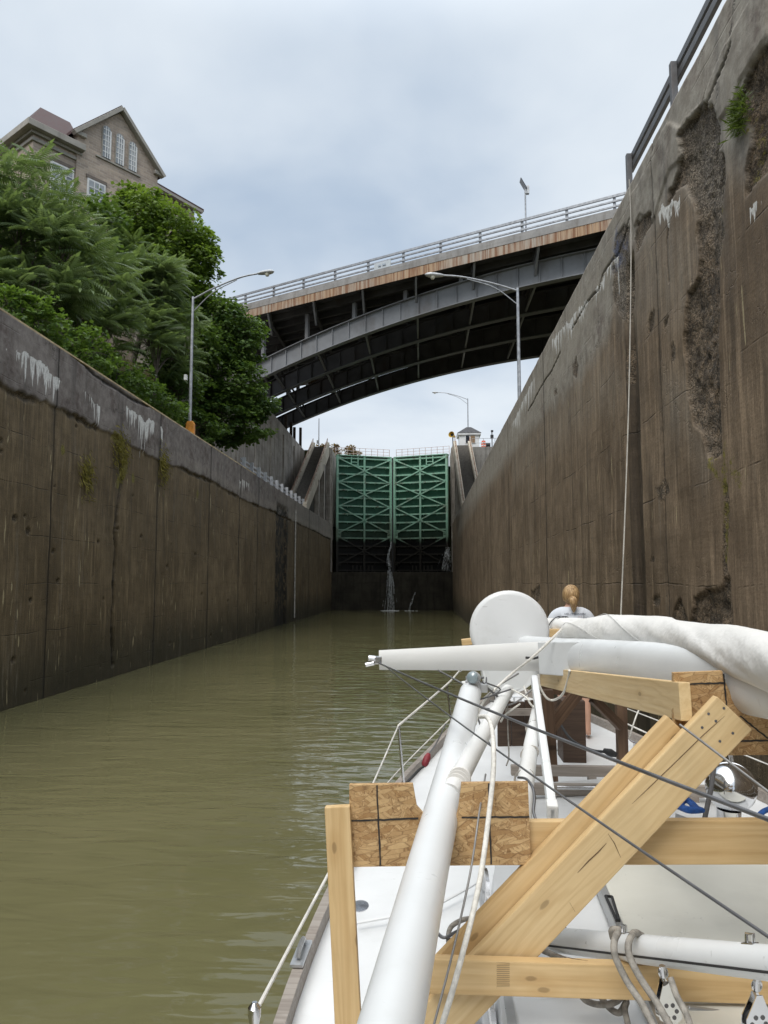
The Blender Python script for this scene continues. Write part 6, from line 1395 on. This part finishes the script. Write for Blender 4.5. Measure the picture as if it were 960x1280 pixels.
rope('white_line', 'white line stretched low along the foredeck rail behind the crutch', [W(740, 880, 7.6), W(770, 898, 7.2), W(812, 918, 6.9)], .008, M_LIFE)
rope('white_line', 'white line hooked between the crutch post and the rail', [W(786, 923, 6.6), W(795, 896, 6.7), W(800, 885, 6.8)], .007, M_ROPEW)
hl = [W(789, 300, 11.75), W(788.5, 360, 11.5), W(786, 500, 10.9), W(781, 650, 10.3), W(776.5, 760, 9.9), W(775, 800, 9.7)]; hl[0] = Vector((XR - .06, 11.75, 9.0))
rope('wall_line', 'long white line hanging down the tall wall beside the dark slot to the bow', [Vector((XR - .05, 11.8, 9.74)), hl[0]] + hl[1:], .010, simple('dirty_rope', (.40, .38, .34), .85, bs=160, bump=.5))
# grey rope draped over the striped pole
gp = lambda px, py, Y: W(px, py, Y)
rope('draped_rope', 'grey rope draped over the striped pole and the beam, loop nearer the brace', [gp(766, 1172, 2.5), gp(765, 1163, 2.47), gp(773, 1163, 2.44), gp(768, 1176, 2.4), gp(769, 1195, 2.38), gp(783, 1225, 2.36), gp(803, 1256, 2.3), gp(822, 1292, 2.25)], .0105, M_ROPEG)
rope('draped_rope', 'grey rope draped over the striped pole and the beam, loop nearer the hanging pulley', [gp(803, 1170, 2.5), gp(793, 1166, 2.46), gp(786, 1178, 2.38), gp(787, 1195, 2.36), gp(800, 1222, 2.33), gp(820, 1252, 2.28), gp(842, 1290, 2.22)], .0105, M_ROPEG)
rope('draped_rope', 'grey rope hanging in a loop below the beam under the brace', [gp(722, 1238, 2.62), gp(733, 1251, 2.62), gp(752, 1256, 2.62), gp(770, 1252, 2.62), gp(780, 1240, 2.64), gp(783, 1232, 2.66)], .0105, M_ROPEG)
rope('draped_rope', 'grey rope hanging in a deeper loop below the beam with a loose tail', [gp(746, 1238, 2.66), gp(760, 1258, 2.64), gp(774, 1266, 2.62), gp(783, 1252, 2.64), gp(781, 1262, 2.6), gp(786, 1285, 2.55)], .0105, M_ROPEG)
rope('draped_rope', 'grey rope tail falling from the hanging pulley', [gp(838, 1222, 2.28), gp(846, 1245, 2.25), gp(858, 1268, 2.2), gp(866, 1292, 2.15)], .0095, M_ROPEG)
rope('deck_rope', 'grey rope ends lying on the white cabin side behind the braces', [gp(674, 1186, 2.9), gp(690, 1193, 2.85), gp(706, 1200, 2.8)], .011, M_ROPEG)
rope('deck_rope', 'grey rope coiled on deck beside the thin mast', [gp(572, 1194, 3.1), gp(561, 1180, 3.15), gp(563, 1160, 3.2), gp(578, 1150, 3.2), gp(592, 1148, 3.2)], .010, M_ROPEG)
rope('deck_rope', 'dark narrow rope on the deck between the thin mast and the brace', [gp(545, 1165, 3.2), gp(556, 1172, 3.15), gp(575, 1163, 3.2), gp(598, 1162, 3.1)], .007, M_WIRE)
for i in range(3):
    o_ = i * 3; rope('blue_rope', ['blue rope coil lying on deck behind the brace, outer turn', 'blue rope coil lying on deck behind the brace, middle turn', 'blue rope coil lying on deck behind the brace, inner turn'][i], [gp(846 + o_, 1008 - i, 3.3), gp(850 + o_, 999 + i, 3.35), gp(862, 1001 + i, 3.3), gp(872 - o_, 1010 - i, 3.25), gp(878 - o_, 1013, 3.2), gp(862, 1014 - i * 1.5, 3.2), gp(848 + o_, 1009, 3.28)], .010, M_ROPEB)
rope('blue_rope', 'blue rope end at the boat rail behind the chrome dome', [gp(948, 1020, 3.4), gp(955, 1014, 3.4), gp(968, 1009, 3.4), gp(990, 1000, 3.5)], .012, M_ROPEB)
# red and black float with its tie
p0, p1 = W(536, 942, 5.6), W(530, 958, 5.55)
fl = thing('red_toggle', 'small dark red line float tied to the lifeline by the thin mast', 'float', p1)
MB().tube([p0, p0.lerp(p1, .3), p1.lerp(p0, .2), p1], [.014, .026, .026, .014], 12).build('body', simple('dark_red_foam', (.22, .02, .03), .6), fl, smooth=True)
MB().tube(catmull([W(557, 905, 5.9), W(546, 928, 5.7), p0], 5), .005, 6).build('cord', M_WIRE, fl); MB().tube(catmull([p1, W(524, 962, 5.5), W(518, 968, 5.4), W(508, 978, 5.35)], 5), .009, 6).build('strap', M_BLACK, fl)
# polished dome (a searchlight from behind) on its stand
dc = W(911, 985, 4.25); ax = Vector((.55, .8, -.12)).normalized(); Md = frame_from(dc, dc + ax)[0] @ Matrix.Rotation(R(90), 4, 'Y'); rd = .126
sl_ = thing('searchlight', 'polished chrome searchlight seen from behind at the boat rail beside the braces', 'searchlight', (dc.x, dc.y, 1.35))
prof = [(rd * math.sin(a), -rd * 1.05 * math.cos(a) + .02) for a in [R(2), R(15), R(30), R(45), R(60), R(75), R(88)]] + [(rd, .05), (rd + .006, .055), (rd + .006, .07), (rd - .004, .075)]
MB().lathe(prof, Md, 40).build('housing', M_CHROME, sl_, smooth=True, angle=50)
MB().lathe([(rd - .006, .0752), (.01, .078)], Md, 32).build('lens', M_GLASS, sl_)
MB().tube([W(893, 955, 4.10), W(889, 985, 4.06), W(879, 1032, 3.98)], .013, 10).build('bracket_arm', M_RAILD, sl_, smooth=True)
MB().tube([W(915, 955, 4.32), W(914, 946, 4.32), W(912, 938, 4.32)], .014, 10).build('bracket_knob', M_STNL, sl_, smooth=True)
MB().tube([dc + Vector((0, .01, -.115)), Vector((dc.x - .01, dc.y + .02, 1.66))], [.064, .06], 18).build('pedestal', M_CHROME, sl_, smooth=True)
g = MB(); c = W(866, 1015, 3.5); g.prism([W(846, 1018, 3.4), W(866, 1026, 3.3), W(846, 1032, 3.3)], (0, .02, 0)); g.build('stay_plate', M_ALU, boat)
# two more grey straps seen under the beam
for i, (a, b_) in enumerate((((633, 1236, 2.9), (643, 1300, 2.5)), ((596, 1262, 2.9), (598, 1300, 2.7)))):
    g = MB(); g.bar(W(*a), W(*b_), .03, .012); g.build('strap_rail', M_ALU, boat)
g = MB(); 
for k in range(3): p = W(872 + k * 12, 1262, 2.55); g.box((p.x - .018, p.y, p.z - .01), (p.x + .02, p.y + .05, p.z + .012))
g.tube([W(860, 1260, 2.5), W(905, 1266, 2.5)], .008, 8); g.build('jam_cleat', M_ALU, boat, bevel=.003)

# ------------------------------------------------------------------ the person on the foredeck
def skin(name, pts, edges, mat, parent, M, sub=2):
    me = bpy.data.meshes.new(name); keys = list(pts); me.from_pydata([pts[k_][0] for k_ in keys], [(keys.index(a), keys.index(b)) for a, b in edges], [])
    o = bpy.data.objects.new(name + '_skel', me); COL.objects.link(o); m = o.modifiers.new('s', 'SKIN'); m.use_smooth_shade = True
    for i, k_ in enumerate(keys):
        sv = me.skin_vertices[0].data[i]; r_ = pts[k_][1]; sv.radius = r_ if isinstance(r_, tuple) else (r_, r_); sv.use_root = (i == 0)
    s = o.modifiers.new('u', 'SUBSURF'); s.levels = sub; s.render_levels = sub
    dg = bpy.context.evaluated_depsgraph_get(); dg.update(); nm = bpy.data.meshes.new_from_object(o.evaluated_get(dg)); bpy.data.objects.remove(o)
    nm.materials.clear(); nm.materials.append(mat); nm.polygons.foreach_set('use_smooth', [True] * len(nm.polygons))
    return link(bpy.data.objects.new(name, nm), parent, M)
M_SKIN = simple('skin', (.52, .30, .21), .5, var=.06, vs=8, bump=.05); M_HAIR = None
t = NT('blonde_hair'); hn = t.noise(1.0, 5, .6, v=t.map((85, 85, 7), rot=(.25, 0, 0))); M_HAIR = t.done(t.bsdf(t.mix(t.rng(hn, .3, .7), (.20, .11, .045), (.56, .38, .19)), .45, 0, t.bump(hn, .8, .01), .4))
M_TEE = simple('pale_tshirt', (.62, .65, .70), .85, var=.05, vs=5, bs=12, bump=.35, bd=.02); M_SHORT = simple('navy_shorts', (.05, .06, .09), .9, bump=.3, bs=20, bd=.01)
py_ = 8.3; pxx = W(714, 760, py_).x; pz_ = zd(py_) + .045
person = thing('person', 'person with blonde tied-back hair and pale printed T-shirt standing on the foredeck', 'person', (pxx, py_, pz_)); PM = Matrix.Translation((pxx, py_, pz_)) @ Matrix.Rotation(R(-6), 4, 'Z')
bp = {'pelvis': ((0, 0, .90), (.145, .10)), 'waist': ((0, .0, 1.03), (.125, .088)), 'chest': ((0, 0, 1.20), (.15, .10)), 'neckb': ((0, 0, 1.355), (.075, .065)), 'neck': ((0, .005, 1.415), .047), 'head': ((0, .02, 1.49), (.072, .085)), 'crown': ((0, .012, 1.565), (.068, .078)), 'nose': ((0, .112, 1.485), .012)}
be = [('pelvis', 'waist'), ('waist', 'chest'), ('chest', 'neckb'), ('neckb', 'neck'), ('neck', 'head'), ('head', 'crown'), ('head', 'nose')]
for s, n_ in ((-1, 'l'), (1, 'r')):
    sp_ = .11 if s < 0 else .13
    bp.update({n_ + 'hip': ((s * .09, 0, .84), .085), n_ + 'thigh': ((s * .105, .01, .66), .072), n_ + 'knee': ((s * .12, .015, .45), .052), n_ + 'calf': ((s * (sp_ + .005), -.015, .31), .052), n_ + 'ank': ((s * (sp_ + .01), -.02, .075), .033), n_ + 'foot': ((s * (sp_ + .02), .07, .035), (.038, .03)), n_ + 'toe': ((s * (sp_ + .03), .16, .022), (.036, .018)), n_ + 'heel': ((s * (sp_ + .01), -.05, .032), .028),
               n_ + 'sho': ((s * .165, -.005, 1.315), .056), n_ + 'upa': ((s * .20, .03, 1.18), .045), n_ + 'elb': ((s * .215, .07, 1.05), .036), n_ + 'fore': ((s * .19, .18, 1.03), .033), n_ + 'wri': ((s * .15, .29, 1.04), .023), n_ + 'palm': ((s * .135, .345, 1.045), (.032, .018))})
    be += [('pelvis', n_ + 'hip'), (n_ + 'hip', n_ + 'thigh'), (n_ + 'thigh', n_ + 'knee'), (n_ + 'knee', n_ + 'calf'), (n_ + 'calf', n_ + 'ank'), (n_ + 'ank', n_ + 'foot'), (n_ + 'foot', n_ + 'toe'), (n_ + 'ank', n_ + 'heel'),
           ('neckb', n_ + 'sho'), (n_ + 'sho', n_ + 'upa'), (n_ + 'upa', n_ + 'elb'), (n_ + 'elb', n_ + 'fore'), (n_ + 'fore', n_ + 'wri'), (n_ + 'wri', n_ + 'palm')]
    for fi, (dx, l_) in enumerate(((-.024, .9), (-.008, 1.0), (.008, .95), (.023, .75))):
        a = n_ + 'f%d' % fi; bx = s * .135 + dx
        bp.update({a + 'a': ((bx, .385, 1.045), .0095), a + 'b': ((bx, .385 + .03 * l_, 1.035), .009), a + 'c': ((bx, .385 + .038 * l_, 1.008), .008), a + 'd': ((bx, .385 + .02 * l_, .99), .007)}); be += [(n_ + 'palm', a + 'a'), (a + 'a', a + 'b'), (a + 'b', a + 'c'), (a + 'c', a + 'd')]
    bp.update({n_ + 't1': ((s * .10, .335, 1.03), .011), n_ + 't2': ((s * .088, .375, 1.012), .009)}); be += [(n_ + 'wri', n_ + 't1'), (n_ + 't1', n_ + 't2')]
body = skin('body', bp, be, M_SKIN, person, PM)
for s in (-1, 1):
    MB().lathe([(.002, -.010), (.010, -.004), (.010, .004), (.002, .010)], PM @ Matrix.Translation((s * .03, .098, 1.505)), 10).build('eye', simple('eye_white' + str(s), (.5, .5, .5), .2), person, smooth=True)
    MB().lathe([(.005, -.03), (.018, -.012), (.02, .012), (.008, .028)], PM @ Matrix.Translation((s * .078, .0, 1.49)) @ Matrix.Diagonal((.5, 1, 1, 1)), 10).build('ear', M_SKIN, person, smooth=True)
MB().tube([PM @ Vector((-.022, .098, 1.447)), PM @ Vector((0, .104, 1.445)), PM @ Vector((.022, .098, 1.447))], .005, 6).build('mouth', simple('lips', (.4, .15, .13), .5), person, smooth=True)
tp = {'hem': ((0, 0, .90), (.178, .125)), 'waist': ((0, 0, 1.03), (.165, .115)), 'chest': ((0, -.004, 1.20), (.178, .122)), 'neckb': ((0, -.003, 1.345), (.115, .088)), 'col': ((0, 0, 1.395), (.062, .056))}
te = [('hem', 'waist'), ('waist', 'chest'), ('chest', 'neckb'), ('neckb', 'col')]
for s, n_ in ((-1, 'l'), (1, 'r')):
    tp.update({n_ + 's': ((s * .175, -.006, 1.305), .078), n_ + 'u': ((s * .215, .025, 1.20), .072), n_ + 'c': ((s * .228, .045, 1.13), .068)}); te += [('neckb', n_ + 's'), (n_ + 's', n_ + 'u'), (n_ + 'u', n_ + 'c')]
tee = skin('t_shirt', tp, te, M_TEE, person, PM)
hp = {'p': ((0, 0, .90), (.165, .118)), 'q': ((0, 0, .83), (.16, .115))}; he = [('p', 'q')]
for s, n_ in ((-1, 'l'), (1, 'r')): hp.update({n_ + 'h': ((s * .10, .003, .76), .098), n_ + 't': ((s * .115, .01, .60), .092)}); he += [('q', n_ + 'h'), (n_ + 'h', n_ + 't')]
skin('shorts', hp, he, M_SHORT, person, PM)
g = MB(); N_, Mh_ = 20, 14; vs = []
for i in range(Mh_ + 1):
    th = math.pi * i / Mh_
    for j in range(N_):
        ph = 2 * math.pi * j / N_; x, y, z = math.sin(th) * math.cos(ph), math.sin(th) * math.sin(ph), math.cos(th)
        f = 1 + .03 * math.sin(ph * 7 + z * 3); yy_ = y * .108 - .012; zz_ = 1.532 + z * .112
        if y > .25: zz_ = max(zz_, 1.532 + (y - .25) * .13); yy_ = min(yy_, .085)
        vs.append((x * .093 * f, yy_ * f, zz_))
g.add(vs, [(i * N_ + j, i * N_ + (j + 1) % N_, (i + 1) * N_ + (j + 1) % N_, (i + 1) * N_ + j) for i in range(Mh_) for j in range(N_)]); hair = g.build('hair', M_HAIR, person, smooth=True, angle=80, M=PM)
g = MB(); g.tube(catmull([(.005, -.10, 1.485), (.008, -.145, 1.475), (.012, -.155, 1.44), (.014, -.14, 1.39), (.015, -.128, 1.34)], 4), [.022, .03, .036, .042, .046, .047, .046, .045, .043, .04, .037, .034, .030, .026, .021, .014, .006], 12); g.build('ponytail', M_HAIR, hair, smooth=True, M=PM)
from mathutils.bvhtree import BVHTree
M_PRINT = simple('dark_print', (.05, .06, .10), .8); M_PRINTR = simple('red_print', (.5, .06, .08), .8)
bvh = BVHTree.FromPolygons([v.co for v in tee.data.vertices], [p.vertices for p in tee.data.polygons])
def print_on(body_, size, cx, cz, mat):
    o = text_obj('print_lettering', body_, size, Matrix.Identity(4), mat, None, ext=0)
    for v in o.data.vertices:
        x, z = v.co.x + cx, v.co.y + cz; hit = bvh.ray_cast(Vector((x, -.6, z)), Vector((0, 1, 0)))[0]; v.co = (x, (hit.y if hit else -.12) - .003, z)
    COL.objects.unlink(o); link(o, tee, PM); return o
print_on('HELLY HANSEN', .032, .03, 1.322, M_PRINT); print_on('\u2013\u2013\u2013', .03, .08, 1.297, M_PRINTR)
